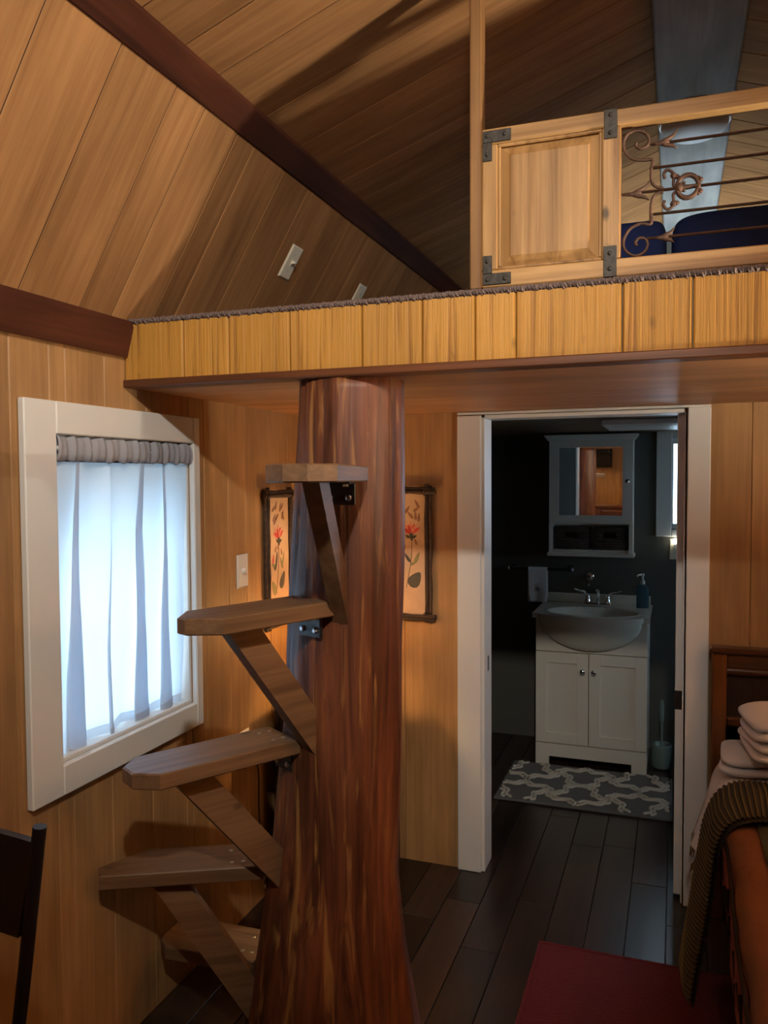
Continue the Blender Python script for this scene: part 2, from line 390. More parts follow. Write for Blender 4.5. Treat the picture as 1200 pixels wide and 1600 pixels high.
# ---- right wall and the wall behind the camera
SWY0, SWY1, SWZ0, SWZ1 = 3.65, 4.25, 1.05, 1.62      # bathroom side window
mb = MB()
for b in ((YR-.1, SWY0, -.1, 2.0), (SWY1, YB+.1, -.1, 2.0), (SWY0, SWY1, -.1, SWZ0), (SWY0, SWY1, SWZ1, 2.0)): mb.box(WX+.012, WX+.14, *b)
wr = struct('wall_right', mb, M['stand'], 'bed side wall of vertical wood panelling, out of frame', 'wall')
ys = cuts(YR, D, [], .14, .22)
for a, b in zip(ys, ys[1:]): plank(wr, M['panel'], (WX+.012, b, 0), (0,-1,0), (0,0,1), b-a, 1.95)
def gable(name, y0, y1, holes, label):
    """gable wall between y0 and y1, cut in vertical strips around rectangular holes"""
    def top(x):
        d = min(x, WX-x)
        return EZ + (BZ-EZ)/BX*d if d < BX else BZ + MUP*(d-BX)
    xs = sorted(set([-.14, 0, BX, RIDGE_X, WX-BX, WX, WX+.14] + [h for H in holes for h in H[:2]]))
    mb = MB()
    for a, b in zip(xs, xs[1:]):
        hs = sorted([(H[2], H[3]) for H in holes if H[0] <= a+1e-6 and H[1] >= b-1e-6])
        z = -.1
        for h0, h1 in hs: mb.box(a, b, y0, y1, z, h0); z = h1
        ta, tb = top(max(0, min(WX, a))), top(max(0, min(WX, b)))
        mb.prism([(0, z), (b-a, z), (b-a, tb+.03), (0, ta+.03)], (a, y0, 0), (1,0,0), (0,0,1), (0, y1-y0, 0))
    return mb
BW = (1.410, 1.98, 1.262, 1.775)      # bathroom window opening x0,x1,z0,z1
GW = (1.15, 1.82, 2.06, 2.45)         # loft gable window opening
wb = struct('wall_back', gable('wall_back', YB, YB+.12, [BW, GW], ''), M['bathwall'], 'dark charcoal painted end wall behind the vanity', 'wall')
wre = struct('wall_rear', gable('wall_rear', YR-.13, YR-.012, [], ''), M['stand'], 'wood panelled wall behind the camera, seen in the mirror', 'wall')
xs = cuts(0, WX, [], .14, .22)
for a, b in zip(xs, xs[1:]):
    d = min(max(a, 0), WX-b); plank(wre, M['panel'], (b, YR-.012, 0), (-1,0,0), (0,0,1), b-a, EZ + min(.5, 1.6*d))

# ---- partition with the doorway
DX0, DX1, DZ = .722, 1.462, 1.792
mb = MB(); ya, yb = D+.012, D+.118
mb.box(0, DX0, ya, yb, 0, ZB); mb.box(DX1, WX, ya, yb, 0, ZB); mb.box(DX0, DX1, ya, yb, DZ, ZB)
wd = struct('wall_partition', mb, M['bathwall'], 'wood panelled partition wall around the white bathroom doorway', 'wall')
xs = cuts(0, .66, [.165, .29, .404, .66], .13, .35) + [DX0]
for a, b in zip(xs, xs[1:]): plank(wd, M['panel'], (b, D+.012, 0), (-1,0,0), (0,0,1), b-a, ZB)
xs = cuts(DX1, WX, [1.68], .13, .2)
for a, b in zip(xs, xs[1:]): plank(wd, M['panel'], (b, D+.012, 0), (-1,0,0), (0,0,1), b-a, ZB)
mb = MB()
for b in ((D+.118, SWY0, 0, ZB-.004), (SWY1, YB, 0, ZB-.004), (SWY0, SWY1, 0, SWZ0), (SWY0, SWY1, SWZ1, ZB-.004)): mb.box(WX-.002, WX+.012, *b)
struct('wall_bathroom', mb, M['bathwall'], 'charcoal side wall of the bathroom with a window, out of frame', 'wall')

# ---- loft platform
mb = MB().box(0, WX, L+.012, YB, ZB+.012, ZT)
lf = struct('floor_loft', mb, M['stand'], 'loft floor deck faced with golden vertical boards', 'loft')
xs = cuts(0, WX, [.19, .329, .506, .703, .858, .988, 1.084, 1.319, 1.464], .13, .18)
for a, b in zip(xs, xs[1:]): plank(lf, M['face'], (b, L+.012, ZB+.018), (-1,0,0), (0,0,1), b-a, ZT-ZB-.018, t=.012, ch=.004, gap=.002)
mb = MB()
ysc = [L+.05, 2.47, D]
cl = struct('ceiling', MB().box(0, WX, L+.03, D, ZB+.008, ZB+.012), M['stand'], 'smooth wood soffit under the loft', 'ceiling')
for a, b in zip(ysc, ysc[1:]):
    MB().bbox(0, WX, a+.0008, b-.0008, ZB-.001, ZB+.009, .001).build('panel', M['ceilx'], cl)
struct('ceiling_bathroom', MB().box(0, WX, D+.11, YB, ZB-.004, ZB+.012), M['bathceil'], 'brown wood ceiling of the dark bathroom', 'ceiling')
struct('trim_1', MB().bbox(0, WX, L-.008, L+.052, ZB-.004, ZB+.0175, .003), M['trimx'], 'thin dark stained trim along the bottom edge of the loft', 'trim')

# ---- eave board and dark roof beams (left), mirrored on the right
def eave(mir):
    f = (lambda a: WX-a) if mir else (lambda a: a)
    mb = MB(); pol = [(0, 1.90), (.012, 1.895), (.034, 1.975), (.03, 1.992), (0, 1.992)]
    mb.prism([(f(a), b) for a, b in pol], (0, YR, 0), (1,0,0), (0,0,1), (0, (L-.001 if True else YB)-YR, 0)); return mb
struct('trim_2', eave(False), M['beamx'], 'red brown eave board on top of the window wall', 'trim')
struct('trim_3', eave(True), M['beamx'], 'eave board on top of the bed side wall, out of frame', 'trim')
def knee(mir):
    f = (lambda a: WX-a) if mir else (lambda a: a)
    mb = MB(); an = R(37); d = Vector((math.cos(an), math.sin(an))); n = Vector((math.sin(an), -math.cos(an)))
    P0 = Vector((BX-.033, BZ-.040))
    pol = [P0-n*.01, P0+n*.012, P0+n*.014+d*.004, P0+n*.014+d*.076, P0+d*.084-n*.01]
    mb.prism([(f(a.x), a.y) for a in pol], (0, YR, 0), (1,0,0), (0,0,1), (0, YB-YR, 0)); return mb
struct('trim_4', knee(False), M['beamx'], 'long dark beam along the bend of the roof over the window wall', 'beam')
struct('trim_5', knee(True), M['beamx'], 'dark roof bend beam on the bed side, out of frame', 'beam')
struct('trim_6', MB().bbox(1.358, 1.612, YR, YB, 2.872, RZ+.02, .006), M['ridge'], 'wide grey ridge board running along the roof peak', 'beam')

# ---- roof boards
def slope(name, p0, p1, label, fixed=()):
    """boards running from p0 to p1 (x,z) across the roof"""
    v = Vector((p1[0]-p0[0], 0, p1[1]-p0[1])); l = v.length; u = v.normalized()
    left = p0[0] < RIDGE_X
    n = Vector((u.z, 0, -u.x)) if left else Vector((-u.z, 0, u.x))     # into the room
    mb = MB(); A = Vector((p0[0], YR, p0[1])); 
    q = [A - n*.002, A + v - n*.002, A + v - n*.012, A - n*.012]
    mb.add([*q, *[a + Vector((0, YB-YR, 0)) for a in q]], [(0,1,2,3),(4,5,6,7),(0,1,5,4),(1,2,6,5),(2,3,7,6),(3,0,4,7)])
    s = struct(name, mb, M['stand'], label, 'ceiling')
    ys = cuts(YR, YB, list(fixed), .13, .21)
    for a, b in zip(ys, ys[1:]):
        if left: plank(s, M['roofw'], Vector((p0[0], a, p0[1])) - n*.008, (0,1,0), u, b-a, l, t=.008, ch=.0028, gap=.0006)
        else: plank(s, M['roofw'], Vector((p0[0], b, p0[1])) - n*.008, (0,-1,0), u, b-a, l, t=.008, ch=.0028, gap=.0006)
slope('ceiling_left', (0, EZ), (BX, BZ), 'steep lower roof slope of brown boards above the window wall', (1.265, 1.475, 1.678, 1.80, 1.96, 2.05, 2.407))
slope('ceiling_upper_left', (BX, BZ), (RIDGE_X, RZ), 'shallow upper roof slope of brown boards left of the ridge', (1.625, 1.77, 2.01, 2.375))
slope('ceiling_right', (WX, EZ), (WX-BX, BZ), 'steep lower roof slope above the bed, out of frame')
slope('ceiling_upper_right', (WX-BX, BZ), (RIDGE_X, RZ), 'shallow upper roof slope of boards right of the ridge board')
# outer roof shell with eaves, keeps the daylight out
mb = MB()
out = [(-.34, 1.58), (-.03, 2.04), (BX-.04, BZ+.05), (RIDGE_X, RZ+.07), (WX-BX+.04, BZ+.05), (WX+.03, 2.04), (WX+.34, 1.58)]
inn = [(-.34, 1.53), (-.02, 1.99), (BX-.02, BZ+.015), (RIDGE_X, RZ+.03), (WX-BX+.02, BZ+.015), (WX+.02, 1.99), (WX+.34, 1.53)]
for i in range(6):
    mb.prism([out[i], out[i+1], inn[i+1], inn[i]], (0, YR-.35, 0), (1,0,0), (0,0,1), (0, YB-YR+.7, 0))
struct('roof', mb, M['dirt'], 'outer roof shell with overhanging eaves outside the cabin', 'roof')
struct('ground', MB().box(-14, 17, -14, 18, -2.6, -2.5), M['ground'], 'forest ground outside the cabin', 'ground')

# ---- window 1 (left wall)
def casing_boards(parent, boards, mat):
    for b in boards: MB().bbox(*b, .003).build('casing', mat, parent)
CY0, CY1, CZ0, CZ1 = 1.471, 2.200, .780, 1.752
w1 = tag(thing('window_1', 'white framed window on the panelled side wall behind the curtain', 'window', (0, (CY0+CY1)/2, CZ0)), kind='structure')
casing_boards(w1, [(0, .02, CY0, WY0, CZ0, CZ1), (0, .02, WY1, CY1, CZ0, CZ1), (0, .02, WY0, WY1, WZ1, CZ1), (0, .02, WY0, WY1, CZ0, WZ0)], M['white'])
for b in [(-.14, 0, WY0, WY0+.012, WZ0, WZ1), (-.14, 0, WY1-.012, WY1, WZ0, WZ1), (-.14, 0, WY0+.012, WY1-.012, WZ1-.012, WZ1), (-.14, .004, WY0+.012, WY1-.012, WZ0, WZ0+.012)]:
    MB().bbox(*b, .002).build('jamb', M['white'], w1)
sy = (WY0+.012, WY1-.012); sz = (WZ0+.012, WZ1-.012)
mb = MB(); xx = -.115; fr_ = .022
mb.box(xx, xx+.022, sy[0], sy[0]+fr_, sz[0], sz[1]); mb.box(xx, xx+.022, sy[1]-fr_, sy[1], sz[0], sz[1])
mb.box(xx, xx+.022, sy[0]+fr_, sy[1]-fr_, sz[0], sz[0]+fr_); mb.box(xx, xx+.022, sy[0]+fr_, sy[1]-fr_, sz[1]-fr_, sz[1])
s = mb.build('sash', M['white'], w1)
MB().box(xx+.009, xx+.013, sy[0]+fr_, sy[1]-fr_, sz[0]+fr_, sz[1]-fr_).build('pane', M['glass'], s)

# ---- bathroom window, loft window, rear window
def plain_window(name, label, h, y0, y1, yin, cas=.085, sign=1, bar=True):
    x0, x1, z0, z1 = h
    w = tag(thing(name, label, 'window', ((x0+x1)/2, yin, z0)), kind='structure')
    c0, c1 = sorted((yin, yin - sign*.018))
    casing_boards(w, [(x0-cas, x0, c0, c1, z0-.04, z1+.05), (x1, x1+cas, c0, c1, z0-.04, z1+.05), (x0, x1, c0, c1, z1, z1+.05), (x0, x1, c0, c1, z0-.04, z0)], M['white'])
    ym = (y0+y1)/2; mb = MB()
    mb.box(x0, x0+.008, ym-.012, ym+.012, z0, z1); mb.box(x1-.03, x1, ym-.012, ym+.012, z0, z1)
    mb.box(x0+.008, x1-.03, ym-.012, ym+.012, z0, z0+.03); mb.box(x0+.008, x1-.03, ym-.012, ym+.012, z1-.03, z1)
    if bar: mb.box(x0+.008, x1-.03, ym-.012, ym+.012, (z0+z1)/2-.015, (z0+z1)/2+.015)
    s = mb.build('sash', M['white'], w)
    for a, b in ([(z0+.03, (z0+z1)/2-.015), ((z0+z1)/2+.015, z1-.03)] if bar else [(z0+.03, z1-.03)]):
        MB().box(x0+.008, x1-.03, ym-.002, ym+.002, a, b).build('pane', M['glass'], s)
plain_window('window_2', 'bright white cased window right of the mirror cabinet', BW, YB, YB+.12, YB, .083, bar=False)
plain_window('window_3', 'loft end window hidden behind the blue cushions', GW, YB, YB+.12, YB, .06)

w5 = tag(thing('window_4', 'bathroom side window, out of frame to the right', 'window', (WX, (SWY0+SWY1)/2, SWZ0)), kind='structure')
casing_boards(w5, [(WX-.02, WX-.002, SWY0-.07, SWY0, SWZ0-.05, SWZ1+.05), (WX-.02, WX-.002, SWY1, SWY1+.07, SWZ0-.05, SWZ1+.05), (WX-.02, WX-.002, SWY0, SWY1, SWZ1, SWZ1+.05), (WX-.02, WX-.002, SWY0, SWY1, SWZ0-.05, SWZ0)], M['white'])
mb = MB(); mb.box(WX+.06, WX+.08, SWY0, SWY0+.03, SWZ0, SWZ1); mb.box(WX+.06, WX+.08, SWY1-.03, SWY1, SWZ0, SWZ1); mb.box(WX+.06, WX+.08, SWY0+.03, SWY1-.03, SWZ0, SWZ0+.03); mb.box(WX+.06, WX+.08, SWY0+.03, SWY1-.03, SWZ1-.03, SWZ1)
s_ = mb.build('sash', M['white'], w5)
MB().box(WX+.068, WX+.072, SWY0+.03, SWY1-.03, SWZ0+.03, SWZ1-.03).build('pane', M['glass'], s_)

# ---- doorway with pocket door
d1 = tag(thing('door_1', 'white cased doorway into the dark bathroom with a pocket door', 'door', ((DX0+DX1)/2, D, 0)), kind='structure')
casing_boards(d1, [(.628, DX0, D-.02, D, 0, DZ+.008), (DX1+.008, 1.547, D-.02, D, 0, DZ+.012), (.628, 1.547, D-.02, D, DZ+.012, ZB-.003)], M['white'])
MB().bbox(DX0-.002, DX0+.012, D-.004, D+.122, 0, DZ, .002).build('jamb', M['white'], d1)
MB().bbox(DX0+.012, DX1, D-.004, D+.122, DZ-.004, DZ+.01, .002).build('jamb', M['white'], d1)
mb = MB(); mb.bbox(DX1-.002, DX1+.012, D, D+.03, 0, DZ, .002); mb.bbox(DX1-.002, DX1+.012, D+.09, D+.122, 0, DZ, .002); mb.build('jamb', M['white'], d1)
pd = MB().bbox(1.436, 1.60, D+.04, D+.08, .012, DZ-.006, .003).build('pocket_door', M['white'], d1)
MB().bbox(1.4335, 1.462, D+.037, D+.083, .705, .775, .002).build('latch', M['black'], pd)
MB().bbox(DX0+.0118, DX0+.0135, D+.05, D+.07, .79, .85, .0005).build('strike_plate', M['black'], d1)

# ================================================================== THINGS
# ---- tree trunk
prof = [(1.826,.600,.144),(1.573,.591,.150),(1.291,.581,.157),(1.112,.572,.161),(.932,.566,.164),(.749,.553,.170),(.602,.543,.175),(.490,.531,.184),(.304,.525,.207),(.154,.521,.227),(.0,.515,.252)]
TYC = 2.0; SC = TYC/2.05
def trunk_at(z):
    for (z1, x1, r1), (z0, x0, r0) in zip(prof, prof[1:]):
        if z >= z0:
            t = max(0, min(1, (z-z0)/(z1-z0))); X = x0+(x1-x0)*t; Rr = r0+(r1-r0)*t; break
    return CX + (X-CX)*SC, Rr*SC
rt = random.Random(5); NS = 120; NZ = 60
flut = [(rt.uniform(0, 6.28), k, rt.uniform(.006, .016)) for k in (3, 5, 7, 9, 13)]
cracks = [(R(a), wd_, dp) for a, wd_, dp in ((-128, .020, .007), (-152, .016, .006), (-92, .012, .0035), (-70, .014, .004), (-110, .010, .003), (-40, .02, .006), (160, .02, .006), (90, .02, .006), (30, .02, .006))]
def trunk_pt(u, v):
    z = ZB*v; X, r = trunk_at(z); th = u*2*math.pi
    base = max(0, 1-z/.7)**1.5
    k = 1 + sum(a*math.cos(n*th+ph+ .6*math.sin(z*2+n)) for ph, n, a in flut)*(.45+2.0*base)
    d = 0
    for a, w, dp in cracks:
        aa = a + .05*math.sin(z*3.1+a*5); df = (th-aa+math.pi) % (2*math.pi) - math.pi
        d += dp*math.exp(-(df/w)**2)
    rr = r*k - d + .002*math.sin(z*9+th*4)
    return (X+rr*math.cos(th), TYC+rr*math.sin(th), z)
tr = thing('tree_trunk', 'thick reddish tree trunk post flaring at its base under the loft', 'tree trunk', (trunk_at(0)[0], TYC, 0))
mb = MB(); V = [trunk_pt(i/NS, j/NZ) for j in range(NZ+1) for i in range(NS)]
mb.add(V, [(j*NS+i, j*NS+(i+1) % NS, (j+1)*NS+(i+1) % NS, (j+1)*NS+i) for j in range(NZ) for i in range(NS)] + [tuple(range(NS*NZ, NS*(NZ+1)))])
mb.build('trunk', M['trunk'], tr, smooth=True)

# ---- stair treads: local x outwards from the trunk, y across, z up; root at the trunk end of the top face
def stair(lbl, poly, z, inner, outer, brace=True, drop=.37, rzb=None, legs=False):
    """poly: world xy outline (counter-clockwise); inner/outer: xy of the middle of both ends"""
    ax = Vector((outer[0]-inner[0], outer[1]-inner[1])); rz = math.atan2(ax.y, ax.x); ln = ax.length
    t = thing('stair_tread', lbl, 'stair tread', (inner[0], inner[1], z), rz, 'stair treads up the trunk')
    inv = wm(t).inverted(); lp = [inv @ Vector((a, b, z)) for a, b in poly]
    ar = sum(p.x*q.y-q.x*p.y for p, q in zip(lp, lp[1:]+lp[:1]))
    if ar < 0: lp.reverse()
    n = len(lp); c = sum(lp, Vector())/n; TH = .038; b = .003
    V = []
    for k, zz in ((1-b/.1, 0), (1, -b), (1, -TH+b), (1-b/.1, -TH)):
        for p in lp:
            q = c + (p-c)*k; V.append((q.x, q.y, zz))
    Fc = [tuple(range(n)), tuple(reversed(range(3*n, 4*n)))]
    for r_ in range(3):
        for i in range(n): Fc.append(((r_+1)*n+i, (r_+1)*n+(i+1) % n, r_*n+(i+1) % n, r_*n+i))
    MB().add(V, Fc).build('board', M['tread'], t, world=False)
    for sx in (.025, .055):                      # screws on top
        for sy_ in (-.035, .035):
            MB().lathe([(.006, -.001), (.006, .0012), (.003, .0018)], (sx, sy_, 0), 8).build('screw', M['steel'], t, world=False)
    tx, r = trunk_at(z-.05); dx = (Vector((tx, TYC)) - Vector(inner)).length - r     # trunk surface along local -x
    # steel angle bracket under the board
    br = MB(); br.bbox(-dx-.006, .06, -.04, .04, -TH-.006, -TH, .001); br.bbox(-dx-.004, -dx+.006, -.04, .04, -TH-.058, -TH-.006, .001)
    brk = br.build('bracket', M['black'], t, world=False)
    for sy_ in (-.024, .024):
        MB().lathe([(.008, 0), (.008, .004), (.005, .007)], (-dx+.006, sy_, -TH-.040), 8, 'X').build('bolt', M['steel'], brk, world=False)
        MB().lathe([(.007, -.006), (.007, 0)], (.03, sy_, -TH-.006), 8).build('bolt', M['steel'], brk, world=False)
    if brace:
        z1 = z-drop-.02; X1, r1 = trunk_at(z1)
        u = (Vector(inner) - Vector((X1, TYC))); ph = u.normalized()
        lo = inv @ Vector((X1+ph.x*(r1-.02), TYC+ph.y*(r1-.02), z1)); hi = Vector((ln*brace, 0, -TH))
        lo.y = 0
        dv = (hi-lo).normalized(); nv = Vector((-dv.z, 0, dv.x)); h = .037
        P = []
        # outline in the local xz plane: cut level under the board, plumb at the trunk
        for s in (1, -1):
            e = lo + nv*h*s; k = (-TH-e.z)/dv.z; P.append(e + dv*k)
            k2 = (lo.x-e.x)/dv.x; P.append(e + dv*k2)
        pts = [P[0], P[1], P[3], P[2]]
        mb = MB(); mb.prism([(p.x, p.z) for p in pts], (0, -.019, 0), (1,0,0), (0,0,1), (0, .038, 0))
        bo = mb.build('brace', M['tread'], t, world=False)
        for s in (.3, .75):
            pp = lo + dv*.03 + nv*h*(s-.5)*1.2
            MB().lathe([(.006, 0), (.006, .003)], (pp.x, -.022, pp.z), 8, 'Y').build('screw', M['steel'], bo, world=False)
    return t
def tread_poly(X, Y, phi, l, c, w=.15, back=0.0):
    o = Vector((-math.sin(phi), -math.cos(phi))); s = Vector((-math.cos(phi), math.sin(phi))); E = Vector((X, Y)) - o*back
    l += back
    return [tuple(a) for a in (E, E+o*(l-c), E+o*l+s*c, E+o*l+s*(w-c), E+o*(l-c)+s*w, E+s*w)], tuple(E+s*w/2), tuple(E+o*l+s*w/2)
k1 = 1.04
p_, i_, o_ = tread_poly(CX+(.747-CX)*k1, 1.786*k1, -.20, .42, .05)
stair('topmost stair tread at eye level pointing towards the camera, on the trunk', p_, 1.590, i_, o_, .58, .34)
p_, i_, o_ = tread_poly(.641, 1.838, .404, .40, .06)
stair('second stair tread from the top, beside the window curtain', p_, 1.256, i_, o_, .62, .34)
p_, i_, o_ = tread_poly(.534, 1.842, .534, .425, .047)
stair('third stair tread from the top, just below the window frame', p_, .893, i_, o_, .66, .35)
p_ = [(.424, 1.842), (.052, 1.652), (.018, 1.692), (.075, 1.822), (.302, 1.938)]
stair('fourth stair tread from the top, with daylight on its pale top', p_, .545, (.363, 1.89), (.025, 1.68), .56, .39)
p_ = [(.335, 1.935), (.06, 1.915), (.018, 1.955), (.018, 2.045), (.055, 2.085), (.335, 2.09)]
stair('lowest stair tread near the floor, half in shadow behind a brace', p_, .215, (.335, 2.01), (.018, 2.0), 0)

# ---- cafe curtain on its rod
rod = MB().tube([(.006, WY0+.006, WZ1-.034), (.006, WY1-.006, WZ1-.034)], .007, 10)
cr = thing('cafe_curtain', 'translucent pale blue cotton curtain gathered across the bright window', 'curtain', (.006, (WY0+WY1)/2, WZ0))
rod.build('rod', M['wplast'], cr, smooth='auto')
HT = WZ1-.003; HB = WZ1-.066
def cur_bot(s):
    b = .868 + .006*math.sin(s*26+1) + .004*math.sin(s*43)
    if s < .17: b -= .040*(1-s/.17)**.5
    return b
PL = [(.15, .070), (.36, .030), (.60, .075), (.79, .060), (.94, .020)]      # pleats: place, overlap
def cur_pt(u, v):
    """cotton panel; at every pleat the cloth doubles back behind itself"""
    w = WY1-WY0-.010; y = WY0+.004+w*u; x = .006
    for k, (c, a) in enumerate(PL):
        wd_ = .055; q = (u-c+.02*math.sin(v*2.4+k)*v)/wd_; e = math.exp(-q*q)
        y -= a*(.55+.6*v)*1.55*q*e; x += (.018*(.4+.8*v))*(1.3*e - .5)*(1 if k % 2 else .8)
    x += .004*math.sin(u*38+v*3) + .003*math.sin(v*9+u*14) + .004*v*math.sin(u*19+1)
    zb_ = cur_bot(u)+.022; z = HB + (zb_-HB)*v
    if u < .17: x += .030*v**3*(1-u/.17)
    y = min(WY1-.003, max(WY0+.003, y))
    return (x+.004, y, z)
MB().grid(cur_pt, 260, 60).build('panel', M['curtain'], cr, smooth=True, fix=False)
def hem_pt(u, v):
    a = Vector(cur_pt(u, 1)); return (a.x+.0015, a.y, a.z+.002-.026*v)
MB().grid(hem_pt, 260, 3).build('hem', M['hem'], cr, smooth=True, fix=False)
rh = random.Random(9)
def head_pt(u, v):
    y = WY0+.004+(WY1-WY0-.006)*u; an = v*2*math.pi
    g = .35*math.sin(u*75)+.25*math.sin(u*131+1)+.2*math.sin(u*47+an)
    rx, rz_ = .011+.005*g, (HT-HB)/2+.004*g
    return (.008+rx*math.cos(an)+.004*g, y, (HT+HB)/2+rz_*math.sin(an)+.002*math.sin(u*60+an*2))
MB().grid(head_pt, 170, 14).build('rod_pocket', M['header'], cr, smooth=True, fix=False)

# ---- loft carpet with frayed edge
mb = MB()
def carp(u, v):
    x = .001 + (WX-.002)*u; n = .0011*math.sin(x*410)+.0012*math.sin(x*197+2)+.0014*math.sin(x*773+v*9)+.001*math.sin(x*1210+v*5)
    an = -math.pi/2 + v*math.pi
    return (x, L+.004-.010*math.cos(an)+n, ZT+.0075+.0075*math.sin(an)+n*.8)
mb.grid(carp, 2400, 6)
lc = thing('loft_carpet', 'mauve brown carpet with a rough frayed edge on the loft floor', 'carpet', (RIDGE_X, L, ZT))
tag(mb.build('frayed_edge', M['carpet'], lc, smooth=True, fix=False))
MB().box(.001, WX-.001, L+.004, YB-.002, ZT+.0005, ZT+.0145).build('pile', M['carpet'], lc)

# ---- slim post at the railing end
MB_post = MB().bbox(.974, 1.003, L+.006, L+.045, ZT+.0152, 2.758, .003)
tag(MB_post.build('loft_post', M['post']), 'slim rough wooden post from the loft edge up to the roof', 'post')

# ---- loft railing
RY0, RY1 = L+.004, L+.036; RB, RT = 2.0005, 2.3635
lr = thing('loft_railing', 'pine loft railing with a raised panel and scrolled iron grille', 'railing', (1.003, L+.02, RB))
X0, X1 = 1.0035, WX-.02
def seg(mat, *b, nm='rail'): return MB().bbox(*b, .003).build(nm, mat, lr)
seg(M['railx'], X0, X1, RY0, RY1, RT-.036, RT); seg(M['railx'], X0, X1, RY0, RY1, RB, RB+.040)
SA, SB = 1.2735, 1.3135; PA = 1.0405
TA, TB = X1-(SB-X0), X1-(SA-X0); PB = X1-(PA-X0)
for a, b in ((X0, PA), (SA, SB), (TA, TB), (PB, X1)): seg(M['rail'], a, b, RY0+.0005, RY1-.0005, RB+.040, RT-.036, nm='stile')
def raised(xa, xb):
    za, zb_ = RB+.040, RT-.036; ym = RY0+.013; yf = RY0+.003; ins = .030
    V = [(xa, ym, za), (xb, ym, za), (xb, ym, zb_), (xa, ym, zb_), (xa+.008, ym, za+.008), (xb-.008, ym, za+.008), (xb-.008, ym, zb_-.008), (xa+.008, ym, zb_-.008),
         (xa+ins, yf, za+ins), (xb-ins, yf, za+ins), (xb-ins, yf, zb_-ins), (xa+ins, yf, zb_-ins), (xa, RY1-.006, za), (xb, RY1-.006, za), (xb, RY1-.006, zb_), (xa, RY1-.006, zb_)]
    Fc = []
    for k in (0, 4): Fc += [(k+i, k+(i+1) % 4, k+4+(i+1) % 4, k+4+i) for i in range(4)]
    Fc += [(8, 9, 10, 11), (15, 14, 13, 12)] + [(12+i, 12+(i+1) % 4, (i+1) % 4, i) for i in range(4)]
    p = MB().add(V, Fc).build('raised_panel', M['rail'], lr)
    # small mitred bead around the panel
    b = .007; mb = MB()
    for q in ((xa, xb, za, za+b), (xa, xb, zb_-b, zb_), (xa, xa+b, za+b, zb_-b), (xb-b, xb, za+b, zb_-b)): mb.bbox(q[0], q[1], RY0+.003, ym+.001, q[2], q[3], .002)
    mb.build('bead', M['rail'], p)
    return p
raised(PA, SA); raised(TB, PB)
def strap(boxes, nails, xx=None):
    mb = MB()
    for b in boxes: mb.bbox(b[0], b[1], RY0-.0035, RY0+.001, b[2], b[3], .001)
    s = mb.build('iron_strap', M['bronze'], lr)
    for a, c in nails: MB().lathe([(.0055, 0), (.0045, -.003), (.0015, -.0045)], (a, RY0-.0035, c), 8, 'Y').build('rivet', M['bronze'], s)
def hardware(mir):
    f = (lambda a, b: (X0+X1-b, X0+X1-a)) if mir else (lambda a, b: (a, b)); g = (lambda a: X0+X1-a) if mir else (lambda a: a)
    strap([(*f(1.006, 1.072), RT-.033, RT-.006), (*f(1.006, 1.028), RT-.074, RT-.033)], [(g(1.017), RT-.018), (g(1.058), RT-.018), (g(1.017), RT-.060)])
    strap([(*f(1.006, 1.072), RB+.006, RB+.032), (*f(1.006, 1.028), RB+.032, RB+.073)], [(g(1.017), RB+.018), (g(1.058), RB+.018), (g(1.017), RB+.060)])
    strap([(*f(1.2775, 1.306), RT-.062, RT+.0005)], [(g(1.2915), RT-.012), (g(1.2915), RT-.050)])
    strap([(*f(1.2775, 1.306), RB+.0005, RB+.068)], [(g(1.2915), RB+.018), (g(1.2915), RB+.052)])
hardware(False); hardware(True)
# iron grille, drawn in measured coordinates of the railing plane
GYC = L+.020; XM = (SB+TA)/2
def gp(cx, cy):   # tracing grid (5 units per photo pixel) -> point on the railing plane
    X = 1.3135 + (cx-55)*(.2945/1145); zbase = 2.182
    # rows of the tracing grid rise to the right; undo that lean
    z = zbase - (cy - (626 - (cx-500)*.1255))*(.1007/365*.9975)
    return (X, GYC, z)
def smooth_pts(P, n=6):
    P = [Vector(p) for p in P]; out = []
    for i in range(len(P)-1):
        p0, p1, p2, p3 = P[max(0, i-1)], P[i], P[i+1], P[min(len(P)-1, i+2)]
        for k in range(n):
            t = k/n; out.append(.5*((2*p1)+(-p0+p2)*t+(2*p0-5*p1+4*p2-p3)*t*t+(-p0+3*p1-3*p2+p3)*t**3))
    out.append(P[-1]); return out
def both(fn, name, r, n=6, par=None):
    res = []
    for mir in (False, True):
        P = [(2*XM-a if mir else a, b, c) for a, b, c in fn]
        res.append(MB().tube(P, r, n).build(name, M['rust'], par or lr, smooth=True))
    return res
for z in (2.2825, 2.2315, 2.182, 2.132, 2.081):
    a = gp({2.2825: 300, 2.2315: 315, 2.182: 60, 2.132: 315, 2.081: 270}[z], 0)[0]
    MB().tube([(a, GYC, z), (2*XM-a, GYC, z)], .0032, 6).build('bar', M['rust'], lr, smooth=True)
top_s = [gp(*q) for q in ((310,465),(308,405),(240,408),(150,400),(90,350),(72,275),(105,205),(180,178),(245,195),(280,245),(265,295),(215,318),(175,298),(180,270))]
c_up = [gp(*q) for q in ((312,400),(300,480),(300,560),(330,610),(400,628))]
c_dn = [gp(*q) for q in ((400,655),(345,668),(308,720),(298,800),(300,900))]
bot_s = [gp(*q) for q in ((308,830),(300,905),(220,905),(135,945),(85,1020),(80,1090),(115,1140),(180,1160),(245,1130),(275,1075),(255,1025),(205,1020),(175,1055),(190,1080))]
for P in (top_s, c_up, c_dn, bot_s): both([tuple(a) for a in smooth_pts(P, 5)], 'scroll', .0034)
